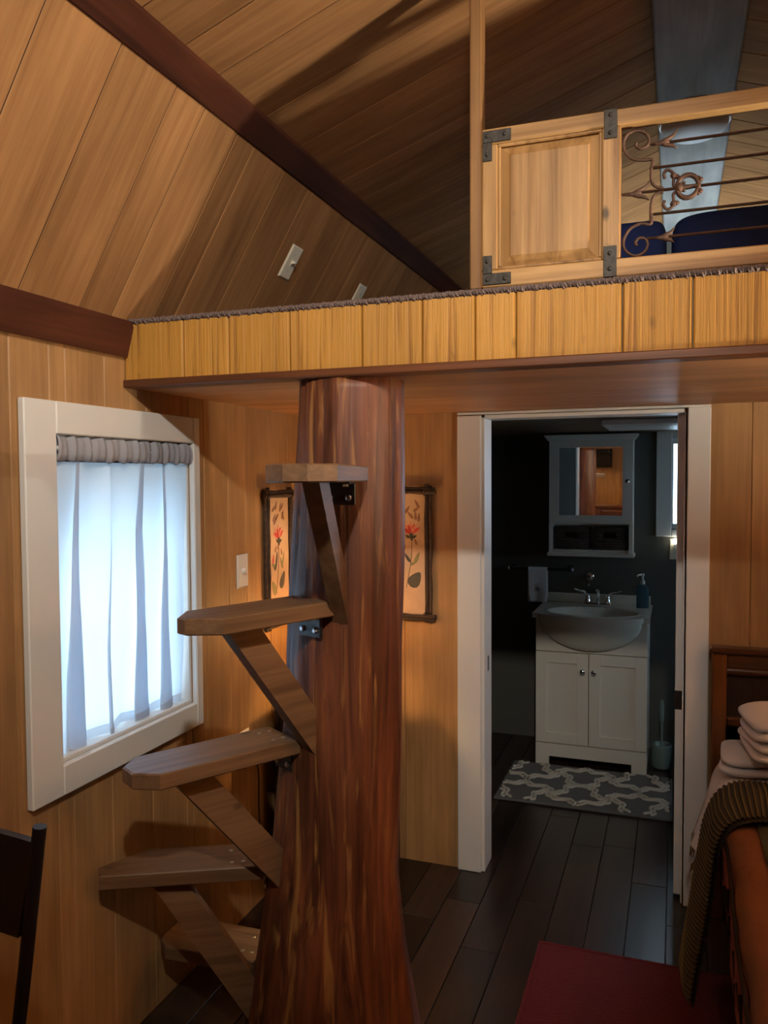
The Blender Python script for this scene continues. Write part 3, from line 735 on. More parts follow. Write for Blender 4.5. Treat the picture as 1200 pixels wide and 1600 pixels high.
def spear(cx, cy, s=1.0):
    """arrowhead with two swept barbs, tip to the left"""
    for mir in (False, True):
        mb = MB()
        def q(a, b): 
            p = gp(cx+a*s, cy+b*s-a*s*.125); return (2*XM-p[0] if mir else p[0], p[1], p[2])
        mb.tube([q(-95, 0), q(-30, 0), q(20, 0), q(70, 0)], [.0008, .0042, .0058, .0034], 6)
        mb.tube([q(-25, 2), q(40, -18), q(95, -42), q(135, -92)], [.003, .0052, .004, .0006], 6)
        mb.tube([q(-25, -2), q(40, 18), q(95, 32), q(130, 62)], [.003, .0052, .004, .0006], 6)
        mb.build('spearhead', M['rust'], lr, smooth=True)
spear(375, 275); spear(155, 675); spear(385, 1010, .8)
for mir in (False, True):
    f = lambda p: (2*XM-p[0] if mir else p[0], p[1], p[2])
    mb = MB()
    ring = [gp(590+85*math.cos(t), 610-12*math.cos(t)+88*math.sin(t)) for t in [k*math.pi/10 for k in range(21)]]
    mb.tube([f(p) for p in ring], .0055, 6, caps=False)
    mb.tube([f(gp(*q)) for q in ((505,628),(560,618),(640,607),(690,600))], [.008, .0055, .0045, .006], 6)
    for cy, sg in ((545, 1), (728, -1)):
        P = [gp(*q) for q in ((540,625),(480,cy+60*sg),(480,cy+10*sg),(470,cy-40*sg),(430,cy-62*sg),(400,cy-30*sg),(410,cy+6*sg))]
        mb.tube([f(p) for p in smooth_pts(P, 4)], .0036, 6)
        for cx_, cy_, rr in ((478, cy-18*sg, .0072), (505, cy-10*sg, .0055), (690, 600-44*sg, .0058), (672, 602-60*sg, .0045), (560, 612-30*sg, .0038)):
            c = f(gp(cx_, cy_)); mb.lathe([(.0005, -rr), (rr*.7, -rr*.7), (rr, 0), (rr*.7, rr*.7), (.0005, rr)], c, 8)
    mb.lathe([(.0005, -.012), (.007, -.007), (.009, 0), (.007, .007), (.0005, .012)], f(gp(525, 622)), 10)
    mb.build('fleur_ornament', M['rust'], lr, smooth=True)

# ---- loft: ceiling light and navy cushions
cl_ = thing('ceiling_light', 'round white flush ceiling light on the ridge board above the loft', 'ceiling light', (1.485, 3.23, 2.872))
MB().lathe([(.125, 0), (.128, -.012), (.122, -.02)], (1.485, 3.23, 2.8715), 40).build('base', M['wplast'], cl_, smooth='auto')
MB().lathe([(.118, -.016), (.117, -.028), (.108, -.044), (.085, -.058), (.05, -.066), (.001, -.069)], (1.485, 3.23, 2.872), 40).build('diffuser', M['dome'], cl_, smooth=True)
def cushion(lbl, x0, x1, yc, h, tilt):
    c = thing('back_cushion', lbl, 'cushion', ((x0+x1)/2, yc, ZT+.0148), 0, 'navy cushions in the loft')
    w, d = (x1-x0)/2, .07; mb = MB(); e = .22
    def pt(u, v):
        a, b = (u*2-1)*math.pi, (v-.5)*math.pi
        ca, sa, cb, sb = math.cos(a), math.sin(a), math.cos(b), math.sin(b)
        pw = lambda t, k: math.copysign(abs(t)**k, t)
        X = w*pw(cb, e)*pw(ca, e); Z = h/2*pw(cb, e)*pw(sa, e) + h/2; Y = d*pw(sb, .7)
        Y -= .012*math.exp(-((Z-h*.52)/.02)**2)*(-1 if Y > 0 else 1)*-1
        return (X+(x0+x1)/2, yc+Y+(Z)*tilt, ZT+.015+Z)
    mb.grid(pt, 64, 24); mb.build('cover', M['navy'], c, smooth=True)
    zz = h*.52
    MB().tube([((x0+x1)/2-w*.96, yc-d*.93+zz*tilt, ZT+.015+zz), ((x0+x1)/2+w*.96, yc-d*.93+zz*tilt, ZT+.015+zz-.01)], .004, 6).build('seam', M['navy'], c, smooth=True)
cushion('short navy blue cushion behind the railing, beside the pine panel', 1.06, 1.398, 2.78, .385, .05)
cushion('long navy blue cushion behind the iron grille bars', 1.412, 2.25, 2.78, .395, .05)

# ---- switches, outlets, cord
def plate(name, lbl, cat, m, mat, kind, grp):
    """wall plate in local xy (x across, y up), z out of the wall; m places it"""
    t = bpy.data.objects.new(name, None); COL.objects.link(t); t.matrix_world = m; WM[t.name] = m.copy(); tag(t, lbl, cat, grp)
    w, h = .037, .0585
    b = .005; V = [(-w,-h,0),(w,-h,0),(w,h,0),(-w,h,0),(-w,-h,.002),(w,-h,.002),(w,h,.002),(-w,h,.002),(-w+b,-h+b,.0055),(w-b,-h+b,.0055),(w-b,h-b,.0055),(-w+b,h-b,.0055)]
    Fc = [(3,2,1,0),(8,9,10,11)] + [(k+i, k+(i+1) % 4, k+4+(i+1) % 4, k+4+i) for k in (0, 4) for i in range(4)]
    MB().add(V, Fc).build('cover_plate', mat, t, world=False)
    if kind == 'toggle':
        MB().bbox(-.006, .006, -.012, .012, .0052, .0075, .001).build('toggle_slot', mat, t, world=False)
        MB().prism([(.0, -.004), (.014, .004), (.013, .010), (.0, .006)], (-.004, 0, .006), (0,0,1), (0,1,0), (.008,0,0)).build('toggle', mat, t, world=False)
        for s in (-1, 1): MB().lathe([(.003, 0), (.003, .001)], (0, s*.030, .0055), 8).build('screw', M['steel'], t, world=False)
    elif kind == 'dimmer':
        MB().lathe([(.011, 0), (.010, .008), (.008, .011)], (0, 0, .0055), 16).build('dimmer_knob', mat, t, world=False)
    else:
        for s in (-1, 1):
            f = MB().lathe([(.0165, 0), (.0165, .0015)], (0, s*.0195, .0052), 16).build('socket', mat, t, world=False)
            for q in (-.006, .006): MB().bbox(q-.001, q+.001, s*.0195-.002, s*.0195+.006, .0064, .0069, .0002).build('slot', M['hole'], f, world=False)
    return t
def frame_m(o, ux, uy):
    ux, uy = Vector(ux).normalized(), Vector(uy).normalized(); uz = ux.cross(uy)
    return Matrix(((ux.x, uy.x, uz.x, o[0]), (ux.y, uy.y, uz.y, o[1]), (ux.z, uy.z, uz.z, o[2]), (0,0,0,1)))
plate('light_switch', 'white dimmer switch on the panelling between the window and flower picture', 'light switch', frame_m((.0005, 2.485, 1.237), (0,1,0), (0,0,1)), M['wplast'], 'dimmer', None)
plate('wall_outlet', 'white outlet low on the wall behind the third tread', 'outlet', frame_m((.0005, 2.478, .612), (0,1,0), (0,0,1)), M['wplast'], 'outlet', None)
su = Vector((BX, 0, BZ-EZ)).normalized()
def on_slope(y, k): return (BX*k + .0006*su.z, y, EZ + (BZ-EZ)*k)
plate('light_switch', 'ivory toggle switch on the sloping roof boards above the loft edge', 'light switch', frame_m(on_slope(2.508, .561), (0,1,0), su), M['cream'], 'toggle', None)
plate('light_switch', 'small ivory plate half hidden behind the loft carpet edge', 'light switch', frame_m(on_slope(3.11, .566), (0,1,0), su), M['cream'], 'outlet', None)
P = smooth_pts([(.012, 2.478, .592), (.028, 2.49, .58), (.03, 2.52, .54), (.022, 2.548, .48), (.018, 2.553, .38), (.02, 2.56, .25), (.03, 2.575, .10), (.05, 2.60, .012), (.052, 2.66, .008)], 5)
pc = thing('power_cord', 'thin black lamp cord hanging from the outlet down the wall', 'cord', (.012, 2.478, .02))
MB().tube(P, .003, 6).build('cable', M['black'], pc, smooth=True)
MB().bbox(.006, .03, 2.467, 2.489, .582, .604, .004).build('plug', M['black'], pc)

# ---- nightstand and lamp behind the trunk
nx0, nx1, ny0, ny1, nz = .06, .42, 2.60, 2.96, .765
ns = thing('nightstand', 'dark narrow stand in the corner behind the trunk', 'nightstand', ((nx0+nx1)/2, (ny0+ny1)/2, 0))
MB().bbox(nx0-.004, nx1+.004, ny0-.004, ny1+.004, nz-.022, nz, .003).build('top', M['stand'], ns)
for a, b in ((nx0, nx0+.018), (nx1-.018, nx1)): MB().bbox(a, b, ny0, ny1, .0, nz-.022, .002).build('side', M['stand'], ns)
MB().bbox(nx0+.018, nx1-.018, ny1-.012, ny1, .03, nz-.022, .001).build('back', M['stand'], ns)
MB().bbox(nx0+.018, nx1-.018, ny0+.01, ny1-.012, .06, .078, .001).build('shelf', M['stand'], ns)
for k in range(2):
    dr = MB().bbox(nx0+.020, nx1-.020, ny0-.002, ny0+.016, .42+k*.165, .575+k*.165, .003).build('drawer', M['stand'], ns)
    MB().lathe([(.006, 0), (.006, -.012), (.012, -.018), (.010, -.026)], ((nx0+nx1)/2, ny0-.002, .50+k*.165), 12, 'Y').build('knob', M['bronze'], dr, smooth=True)
lx, ly = .235, 2.80
tl = thing('table_lamp', 'lit table lamp hidden behind the trunk in the corner', 'lamp', (lx, ly, nz))
MB().lathe([(.055, 0), (.058, .012), (.030, .03), (.045, .075), (.048, .105), (.030, .15), (.012, .17), (.010, .20)], (lx, ly, nz+.0005), 24).build('base', M['ceramic'], tl, smooth=True)
MB().lathe([(.003, .0), (.013, .006), (.017, .022), (.026, .045), (.027, .062), (.018, .08), (.002, .086)], (lx, ly, nz+.20), 16).build('bulb', M['bulb'], tl, smooth=True)
sh = MB(); sh.lathe([(.110, .155), (.075, .34)], (lx, ly, nz), 32); sh.f = [f for f in sh.f if len(f) == 4]
sh.build('lamp_shade', M['shade'], tl, smooth=True, fix=False)
for k in range(3):
    a = k*2.094; MB().tube([(lx+.009*math.cos(a), ly+.009*math.sin(a), nz+.198), (lx+.107*math.cos(a), ly+.107*math.sin(a), nz+.165)], .0015, 4).build('shade_spoke', M['black'], tl)

# ---- flower pictures
def picture(lbl, m, w, h, var):
    """local x right, y up, z out of wall; origin at bottom middle of the canvas"""
    t = bpy.data.objects.new('flower_picture', None); COL.objects.link(t); t.matrix_world = m; WM[t.name] = m.copy(); tag(t, lbl, 'picture', 'twig framed flower pictures')
    rr = random.Random(20+var)
    MB().bbox(-w/2, w/2, 0, h, .004, .010, .001).build('canvas', M['canvas'], t, world=False)
    def twig(a, b, r, nm='twig'):
        a, b = Vector(a), Vector(b); n = 9; P = []; rs = []
        sd = (b-a).normalized(); nn = sd.cross(Vector((0,0,1)))
        for i in range(n):
            k = i/(n-1); P.append(a+(b-a)*k+nn*rr.uniform(-.0018, .0018)); rs.append(r*rr.uniform(.88, 1.14))
        o = MB().tube(P, rs, 7).build(nm, M['twig'], t, world=False, smooth='auto')
        return o
    for s in (-1, 1):
        twig((s*(w/2+.004), -.028, .014), (s*(w/2+.004), h+.036, .014), .0085)
        twig((s*(w/2+.019), -.030, .011), (s*(w/2+.019), h+.030, .011), .0075)
    for yy, s in ((-.004, -1), (h+.004, 1)):
        twig((-w/2-.045, yy, .021), (w/2+.045, yy, .021), .008)
        twig((-w/2-.040, yy+s*.014, .018), (w/2+.040, yy+s*.014, .018), .007)
    for s in (-1, 1):
        for yy in (.0, h):
            P = [(s*(w/2+.012)+.018*math.cos(a), yy+.018*math.sin(a)*.9, .030-.004*math.sin(2*a)) for a in [R(45+k*30) for k in range(7)]]
            MB().tube(P, .0022, 5).build('vine_tie', M['twig'], t, world=False, smooth=True)
    Z = .0102
    def uv(u, v): return (-w/2+w*u, h*v)
    def leaf(u, v, ln, wd, ang, mat, nm='painted_leaf', z=0):
        k_ = 1.3 if nm == 'petal' else 1.15; ln *= k_; wd *= k_*1.05
        cx_, cy_ = uv(u, v); poly = []
        for k in range(14):
            a = 2*math.pi*k/14; px = ln*math.cos(a); py = wd*math.sin(a)*(1-.45*math.cos(a))
            poly.append((cx_+px*math.cos(ang)-py*math.sin(ang), cy_+px*math.sin(ang)+py*math.cos(ang)))
        MB().prism(poly, (0, 0, Z+z), (1,0,0), (0,1,0), (0,0,.0006)).build(nm, mat, t, world=False)
    fu, fv = (.48, .70) if var == 0 else (.66, .70)
    for k in range(9):                                   # faded brush strokes at the top
        leaf(fu+rr.uniform(-.25, .3), rr.uniform(.80, .93), .016, .0045, rr.uniform(.6, 2.5), M['stroke'], 'brush_stroke')
    for k in range(3): leaf(fu+rr.uniform(-.35, .3), rr.uniform(.55, .75), .012, .004, rr.uniform(.8, 2.4), M['stroke'], 'brush_stroke')
    for k in range(13):
        a = R(20+140*k/12); ln = .020+.006*math.sin(k*2.3)
        cx_, cy_ = uv(fu, fv-.03)
        leaf(((cx_+math.cos(a)*ln*1.05)+w/2)/w, (cy_+math.sin(a)*ln*1.0)/h, ln*.75, .0042, a, M['petal'] if k % 3 else M['petalp'], 'petal', .0004*(k % 4))
    cx_, cy_ = uv(fu, fv-.055); 
    leaf(fu+.02, fv-.062, .014, .006, R(-80), M['leafd'], z=.002); leaf(fu+.09, fv-.058, .009, .004, R(30), M['leafd'], z=.002); leaf(fu-.07, fv-.056, .009, .004, R(140), M['leafd'], z=.002)
    st = [(*uv(fu+.02, fv-.08), Z), (*uv(fu+.02, .5), Z), (*uv(fu-.02, .38), Z), (*uv(fu-.1, .22), Z)]
    MB().tube(smooth_pts(st, 4), .0012, 4).build('stem', M['leafd'], t, world=False)
    if var == 0:
        leaf(.27, .445, .016, .007, R(150), M['leafg']); leaf(.40, .50, .026, .0055, R(80), M['leafd']); leaf(.36, .445, .018, .005, R(60), M['leafd'], z=.0004)
        leaf(.63, .46, .022, .005, R(115), M['leafg']); leaf(.72, .50, .022, .0035, R(75), M['leafg']); leaf(.24, .50, .014, .004, R(80), M['petal'], 'petal')
        leaf(.27, .27, .027, .013, R(120), M['leafg']); leaf(.67, .32, .031, .014, R(62), M['leafd'])
    else:
        leaf(.58, .47, .020, .005, R(125), M['leafd']); leaf(.80, .47, .022, .006, R(65), M['leafg']); leaf(.71, .42, .010, .005, R(20), M['leafg'])
        leaf(.76, .29, .031, .020, R(55), M['leafd']); leaf(.3, .33, .028, .013, R(110), M['leafg'])
    return t
picture('twig framed red flower picture on the window wall left of the trunk', frame_m((.0005, 2.745, 1.022), (0,1,0), (0,0,1)), .172, .47, 0)
picture('twig framed red flower picture right of the trunk beside the doorway', frame_m((.404, D-.0005, 1.012), (1,0,0), (0,0,1)), .188, .488, 1)

# ---- bathroom: vanity
VX0, VX1, VY, VYB = .724, 1.300, 4.365, YB-.002
va = thing('bathroom_vanity', 'white two door vanity cabinet under the sink', 'vanity', ((VX0+VX1)/2, (VY+VYB)/2, 0))
mb = MB()
mb.bbox(VX0, VX0+.016, VY+.02, VYB, 0, .80, .001); mb.bbox(VX1-.016, VX1, VY+.02, VYB, 0, .80, .001)
mb.box(VX0+.016, VX1-.016, VYB-.01, VYB, 0, .80); mb.box(VX0+.016, VX1-.016, VY+.022, VYB-.01, .10, .118)
mb.build('carcass', M['vwhite'], va)
MB().bbox(VX0, VX1, VY, VY+.02, .622, .80, .002).build('apron', M['vwhite'], va)
mb = MB(); mb.box(VX0, VX0+.072, VY, VY+.02, 0, .048); mb.box(VX1-.076, VX1, VY, VY+.02, 0, .048); mb.box(VX0, VX1, VY, VY+.02, .048, .118); mb.build('plinth', M['vwhite'], va)
xm = 1.004
for a, b, kx in ((VX0, xm-.0015, .973), (xm+.0015, VX1, 1.031)):
    mb = MB(); f0, f1 = .122, .618; st = .058
    mb.bbox(a, a+st, VY-.002, VY+.018, f0, f1, .0015); mb.bbox(b-st, b, VY-.002, VY+.018, f0, f1, .0015)
    mb.bbox(a+st, b-st, VY-.002, VY+.018, f0, f0+st, .0015); mb.bbox(a+st, b-st, VY-.002, VY+.018, f1-st, f1, .0015)
    d_ = mb.build('door', M['vwhite'], va)
    MB().bbox(a+st-.001, b-st+.001, VY+.006, VY+.016, f0+st-.001, f1-st+.001, .001).build('panel', M['vwhite'], d_)
    MB().lathe([(.005, 0), (.005, -.012), (.0135, -.018), (.0145, -.023), (.009, -.029), (.001, -.030)], (kx, VY-.002, .526), 16, 'Y').build('knob', M['chrome'], d_, smooth=True)
# sink top with belly front
SX0, SX1, SZ = .706, 1.314, .828
sc_ = 1.01
sk = thing('sink', 'off white one piece sink top with a bulging bowl on the vanity', 'sink', (sc_, 4.55, .801))
def front(x): 
    k = max(0, 1-((x-sc_)/.27)**2); return VY-.012 - .085*k**.6
def sink_top(u, v):
    x = SX0+(SX1-SX0)*u; yf = front(x); y = yf+(VYB-.001-yf)*v; z = SZ
    ex, ey = (x-sc_)/.235, (y-4.465)/.155; e = math.sqrt(ex*ex+ey*ey)
    if e < 1: z -= .115*(1-e**2.6)
    if 1 <= e < 1.09: z += .004*math.sin((e-1)/.09*math.pi)
    return (x, y, z)
n1, n2 = 90, 60; mb = MB(); mb.grid(sink_top, n1, n2)
rim = [sink_top(i/n1, 0) for i in range(n1+1)]
mb.add(rim + [(a, b+.002, SZ-.026) for a, b, c in rim], [(i, i+1, n1+2+i, n1+1+i) for i in range(n1)])
for s in (0, 1):
    e = [sink_top(s, j/n2) for j in range(n2+1)]; mb.add(e + [(a, b, SZ-.026) for a, b, c in e], [(j, j+1, n2+2+j, n2+1+j) for j in range(n2)])
mb.build('basin_top', M['porcelain'], sk, smooth='auto', fix=False)
def belly(u, v):
    x = sc_-.262+.524*u; k = max(0, 1-((x-sc_)/.265)**2); dpt = .165*k**.5; a = v*math.pi/2
    yf = front(x)+.004; return (x, VY+.001-(VY+.001-yf)*math.cos(a)**.8 if math.cos(a) > 1e-6 else VY+.001, SZ-.026-dpt*math.sin(a))
MB().grid(belly, 60, 16).build('bowl_belly', M['porcelain'], sk, smooth=True, fix=False)
MB().bbox(SX0+.012, SX1-.012, VYB-.022, VYB-.001, SZ-.001, SZ+.052, .004).build('backsplash', M['porcelain'], sk)
MB().lathe([(.018, 0), (.02, .002), (.012, .004)], (sc_, 4.465, SZ-.114), 16).build('drain', M['chrome'], sk, smooth=True)
# faucet
fy = 4.70; fa = thing('faucet', 'chrome two handle faucet at the back of the sink', 'faucet', (1.02, fy, SZ))
MB().bbox(.945, 1.095, fy-.024, fy+.024, SZ+.001, SZ+.018, .006).build('base_plate', M['chrome'], fa)
MB().tube(smooth_pts([(1.02, fy+.005, SZ+.015), (1.02, fy+.005, SZ+.075), (1.02, fy-.02, SZ+.10), (1.02, fy-.07, SZ+.095), (1.02, fy-.095, SZ+.075)], 5), .010, 10).build('spout', M['chrome'], fa, smooth='auto')
for s in (-1, 1):
    hx = 1.02+s*.055
    hb = MB().lathe([(.019, .016), (.017, .028), (.012, .045), (.013, .055), (.008, .062)], (hx, fy, SZ), 14).build('handle', M['chrome'], fa, smooth=True)
    MB().tube(smooth_pts([(hx, fy, SZ+.055), (hx+s*.018, fy-.004, SZ+.078), (hx+s*.05, fy-.008, SZ+.085), (hx+s*.075, fy-.010, SZ+.095)], 4), [.008]*4+[.006]*4+[.005]*4+[.006], 8).build('lever', M['chrome'], hb, smooth='auto')
# robe hook over the faucet
rhk = thing('wall_hook', 'small round chrome hook on the dark wall above the faucet', 'hook', (.965, YB-.001, .975))
MB().lathe([(.026, 0), (.025, -.008), (.012, -.014)], (.965, YB-.001, .98), 20, 'Y').build('rosette', M['chrome'], rhk, smooth=True)
MB().tube(smooth_pts([(.965, YB-.012, .98), (.965, YB-.05, .972), (.965, YB-.065, .955), (.965, YB-.06, .935)], 4), .008, 8).build('hook_arm', M['chrome'], rhk, smooth='auto')
# soap bottle
bx_, by_ = 1.262, 4.70; sb = thing('soap_bottle', 'blue soap bottle with a white pump on the sink corner', 'soap bottle', (bx_, by_, SZ))
def rbox(w, d, z0, z1, n=20):
    pr = []
    for k in range(n):
        a = 2*math.pi*k/n; c, s = math.cos(a), math.sin(a)
        pr.append((w*math.copysign(abs(c)**.5, c), d*math.copysign(abs(s)**.5, s)))
    return MB().prism(pr, (bx_, by_, z0), (1,0,0), (0,1,0), (0,0,z1-z0))
rbox(.033, .02, SZ+.001, SZ+.115).build('body', M['soap'], sb, smooth='auto')
MB().lathe([(.028, .115), (.02, .128), (.012, .134)], (bx_, by_, SZ), 16, sy=.7).build('shoulder', M['soap'], sb, smooth=True)
MB().lathe([(.013, .134), (.013, .152), (.006, .154), (.006, .178), (.010, .180), (.010, .192)], (bx_, by_, SZ), 14).build('pump', M['wplast'], sb, smooth='auto')
MB().tube([(bx_, by_, SZ+.186), (bx_-.022, by_-.02, SZ+.186), (bx_-.028, by_-.026, SZ+.178)], .005, 8).build('nozzle', M['wplast'], sb)

# ---- mirror cabinet
KX0, KX1, KY0, KZ0, KZ1 = .742, 1.208, 4.70, 1.128, 1.778
mc = thing('mirror_cabinet', 'white wall cabinet with a mirror door and open basket shelf', 'cabinet', ((KX0+KX1)/2, (KY0+YB)/2, KZ0))
mb = MB(); yk = YB-.001
mb.bbox(KX0, KX0+.018, KY0+.018, yk, KZ0, KZ1, .001); mb.bbox(KX1-.018, KX1, KY0+.018, yk, KZ0, KZ1, .001)
mb.box(KX0+.018, KX1-.018, yk-.006, yk, KZ0, KZ1); mb.box(KX0+.018, KX1-.018, KY0+.018, yk-.006, KZ0, KZ0+.016); mb.box(KX0+.018, KX1-.018, KY0+.02, yk-.006, 1.290, 1.306); mb.box(KX0+.018, KX1-.018, KY0+.018, yk-.006, KZ1-.016, KZ1)
mb.build('carcass', M['vwhite'], mc)
for a, b in ((KX0, KX0+.022), (KX1-.022, KX1)): MB().bbox(a, b, KY0, KY0+.018, KZ0, 1.292, .001).build('face_stile', M['vwhite'], mc)
MB().bbox(KX0-.008, KX1+.008, KY0-.012, yk, KZ0-.022, KZ0, .004).build('base_moulding', M['vwhite'], mc)
mb = MB(); cp = [(-.0, KZ1-.012), (-.006, KZ1-.008), (-.022, KZ1+.014), (-.026, KZ1+.022), (.05, KZ1+.022), (.05, KZ1-.012)]
V = []
for (dx_, z) in cp: V += [(KX0+dx_, KY0+dx_, z), (KX1-dx_, KY0+dx_, z)]
nC = len(cp); Fc = []
for i in range(nC):
    j = (i+1) % nC; Fc.append((2*i, 2*i+1, 2*j+1, 2*j))
mb.add(V, Fc); 
for s in (0, 1):
    xx = KX0 if s == 0 else KX1; sg = 1 if s == 0 else -1
    W_ = []
    for (dx_, z) in cp[:4]: W_ += [(xx+sg*dx_, KY0+dx_, z), (xx+sg*dx_, yk, z)]
    W_ += [(xx+sg*.05, KY0+.05, KZ1+.022), (xx+sg*.05, yk, KZ1+.022)]
    mb.add(W_, [(2*i, 2*i+1, 2*i+3, 2*i+2) for i in range(4)])
mb.build('crown_moulding', M['vwhite'], mc, fix=False)
md = MB(); a, b, f0, f1 = KX0+.002, KX1-.002, 1.300, KZ1-.010; MX0, MX1, MZ0, MZ1 = .799, 1.150, 1.342, 1.728
md.bbox(a, MX0, KY0-.002, KY0+.016, f0, f1, .001); md.bbox(MX1, b, KY0-.002, KY0+.016, f0, f1, .001); md.bbox(MX0, MX1, KY0-.002, KY0+.016, f0, MZ0, .001); md.bbox(MX0, MX1, KY0-.002, KY0+.016, MZ1, f1, .001)
dd = md.build('door', M['vwhite'], mc)
MB().box(MX0-.002, MX1+.002, KY0+.004, KY0+.010, MZ0-.002, MZ1+.002).build('mirror', M['mirror'], dd)
MB().lathe([(.005, 0), (.005, -.01), (.013, -.016), (.013, -.022), (.001, -.026)], (1.178, KY0-.002, 1.535), 14, 'Y').build('knob', M['chrome'], dd, smooth=True)
for k, (a, b) in enumerate(((KX0+.026, .968), (.982, KX1-.026))):
    bk = thing('storage_basket', ('dark woven basket at the left of the mirror cabinet shelf', 'dark woven basket at the right of the mirror cabinet shelf')[k], 'basket', ((a+b)/2, KY0+.05, KZ0+.0165), 0, 'baskets in the mirror cabinet')
    zt = KZ0+.145; zb_ = KZ0+.017; y0, y1 = KY0+.014, YB-.02
    mb = MB(); hx0, hx1, hz0, hz1 = (a+b)/2-.036, (a+b)/2+.036, zt-.062, zt-.026; t_ = .008
    for q in ((a, hx0, zb_, zt), (hx1, b, zb_, zt), (hx0, hx1, zb_, hz0), (hx0, hx1, hz1, zt)): mb.box(q[0], q[1], y0, y0+t_, q[2], q[3])
    mb.box(a, a+t_, y0+t_, y1, zb_, zt); mb.box(b-t_, b, y0+t_, y1, zb_, zt); mb.box(a+t_, b-t_, y1-t_, y1, zb_, zt); mb.box(a+t_, b-t_, y0+t_, y1-t_, zb_, zb_+.006)
    mb.build('body', M['wicker'], bk)
    mb = MB()
    for i in range(9): mb.tube([(a+.002, y0-.001, zb_+.008+i*.0145), (b-.002, y0-.001, zb_+.008+i*.0145)] if not (hz0-.004 < zb_+.008+i*.0145 < hz1+.004) else [(a+.002, y0-.001, zb_+.008+i*.0145), (hx0-.003, y0-.001, zb_+.008+i*.0145)], .0035, 6)
    for i in range(9):
        z = zb_+.008+i*.0145
        if hz0-.004 < z < hz1+.004: mb.tube([(hx1+.003, y0-.001, z), (b-.002, y0-.001, z)], .0035, 6)
    mb.build('weave', M['wicker'], bk, smooth=True)

# ---- towel bar and hand towel
tb = thing('towel_bar', 'dark towel bar with chrome ends on the bathroom wall', 'towel bar', (.69, YB-.001, 1.03))
zb0 = 1.022
MB().tube([(.505, YB-.06, zb0), (.865, YB-.06, zb0)], .009, 10).build('bar', M['black'], tb, smooth='auto')
for xx in (.525, .855):
    MB().lathe([(.022, 0), (.020, -.010), (.009, -.016), (.009, -.048), (.013, -.055), (.013, -.068)], (xx, YB-.001, zb0), 14, 'Y').build('bracket', M['bronze'], tb, smooth=True)
for xx, s in ((.505, -1), (.865, 1)): MB().lathe([(.010, 0), (.012, s*.006), (.004, s*.014)], (xx, YB-.06, zb0), 12, 'X').build('finial', M['steel'], tb, smooth=True)
ht = thing('hand_towel', 'small pale hand towel with an emblem hanging on the towel bar', 'towel', (.675, YB-.06, .83))
def tow(u, v):
    s = v*.40; r = .0115; x = .615+.113*u + .006*(v-.5)*math.sin(u*3)
    if s < .195: z = .836+s; y = YB-.06-r-.004*math.sin(u*9)*(1-s/.2)-.006*(1-s/.2); z = zb0-(.195-s)
    elif s < .195+math.pi*r: a = (s-.195)/r; y = YB-.06-r*math.cos(a); z = zb0+r*math.sin(a)
    else: k = s-.195-math.pi*r; y = YB-.06+r; z = zb0-k
    return (x, y, z)
MB().shell(tow, 16, 40, lambda u, v: (0, -.004 if v < .5 else .003, .0005)).build('cloth', M['towelw'], ht, smooth=True)
MB().lathe([(.014, 0), (.014, -.0015)], (.672, YB-.082, .905), 18, 'Y').build('emblem', M['embr'], ht)

# ---- bath mat with raised trellis
BM = (.612, 1.430, 3.80, 4.335)
bm_ = thing('bath_mat', 'grey bath mat with raised cream trellis pattern before the vanity', 'bath mat', ((BM[0]+BM[1])/2, (BM[2]+BM[3])/2, .0005))
MB().bbox(BM[0], BM[1], BM[2], BM[3], .0008, .014, .004).build('base', M['matg'], bm_)
mb = MB(); cxm, cym = (BM[0]+BM[1])/2-.02, (BM[2]+BM[3])/2; ax_, ay_ = .275, .27      # lattice cell
def inside(p): return BM[0]+.012 < p[0] < BM[1]-.012 and BM[2]+.012 < p[1] < BM[3]-.012
def flush(run):
    if len(run) > 2: mb.tube(run, .0075, 6)
for i in range(-4, 5):
    for sg in (1, -1):
        for off in (-1, 1):
            run = []
            for k in range(-200, 201):
                t = k/50.0
                X = ax_*.5*(t + i); Y = ay_*.5*(t - i)
                amp = .026*math.sin(2*math.pi*t) + .007*math.sin(6*math.pi*t)
                nx, ny = -ay_, ax_; nl_ = math.hypot(nx, ny); o_ = (amp*(1 if i % 2 else -1) + off*.0125)/nl_
                p = (cxm + sg*(X+nx*o_), cym + Y+ny*o_, .0165)
                if inside(p): run.append(p)
                else: flush(run); run = []
            flush(run)
mb.build('trellis_pattern', M['matw'], bm_, smooth=True, fix=False)

# ---- toilet brush, outlet, night light, ceiling panel
tbx, tby = 1.372, 4.52; bsh = thing('toilet_brush', 'pale toilet brush in a round holder on the floor beside the vanity', 'toilet brush', (tbx, tby, 0))
MB().lathe([(.046, .001), (.050, .01), (.054, .12), (.050, .128), (.044, .124), (.04, .02)], (tbx, tby, 0), 24).build('holder', M['teal'], bsh, smooth=True)
MB().tube([(tbx, tby, .03), (tbx, tby, .24)], .006, 8).build('rod', M['teal'], bsh, smooth='auto')
MB().tube([(tbx, tby, .24), (tbx, tby, .26), (tbx, tby, .34), (tbx, tby, .365)], [.008, .011, .012, .008], 10).build('grip', M['teal'], bsh, smooth=True)
plate('wall_outlet', 'outlet with a glowing night light below the bathroom window', 'outlet', frame_m((1.438, YB-.0005, 1.150), (1,0,0), (0,0,1)), M['cream'], 'outlet', None)
nl = thing('night_light', 'small glowing night light plugged in under the bathroom window', 'night light', (1.438, YB-.008, 1.17))
MB().bbox(1.424, 1.452, YB-.030, YB-.0075, 1.150, 1.185, .004).build('body', M['wplast'], nl)
MB().bbox(1.421, 1.455, YB-.036, YB-.012, 1.185, 1.212, .005).build('glow_cover', M['night'], nl)
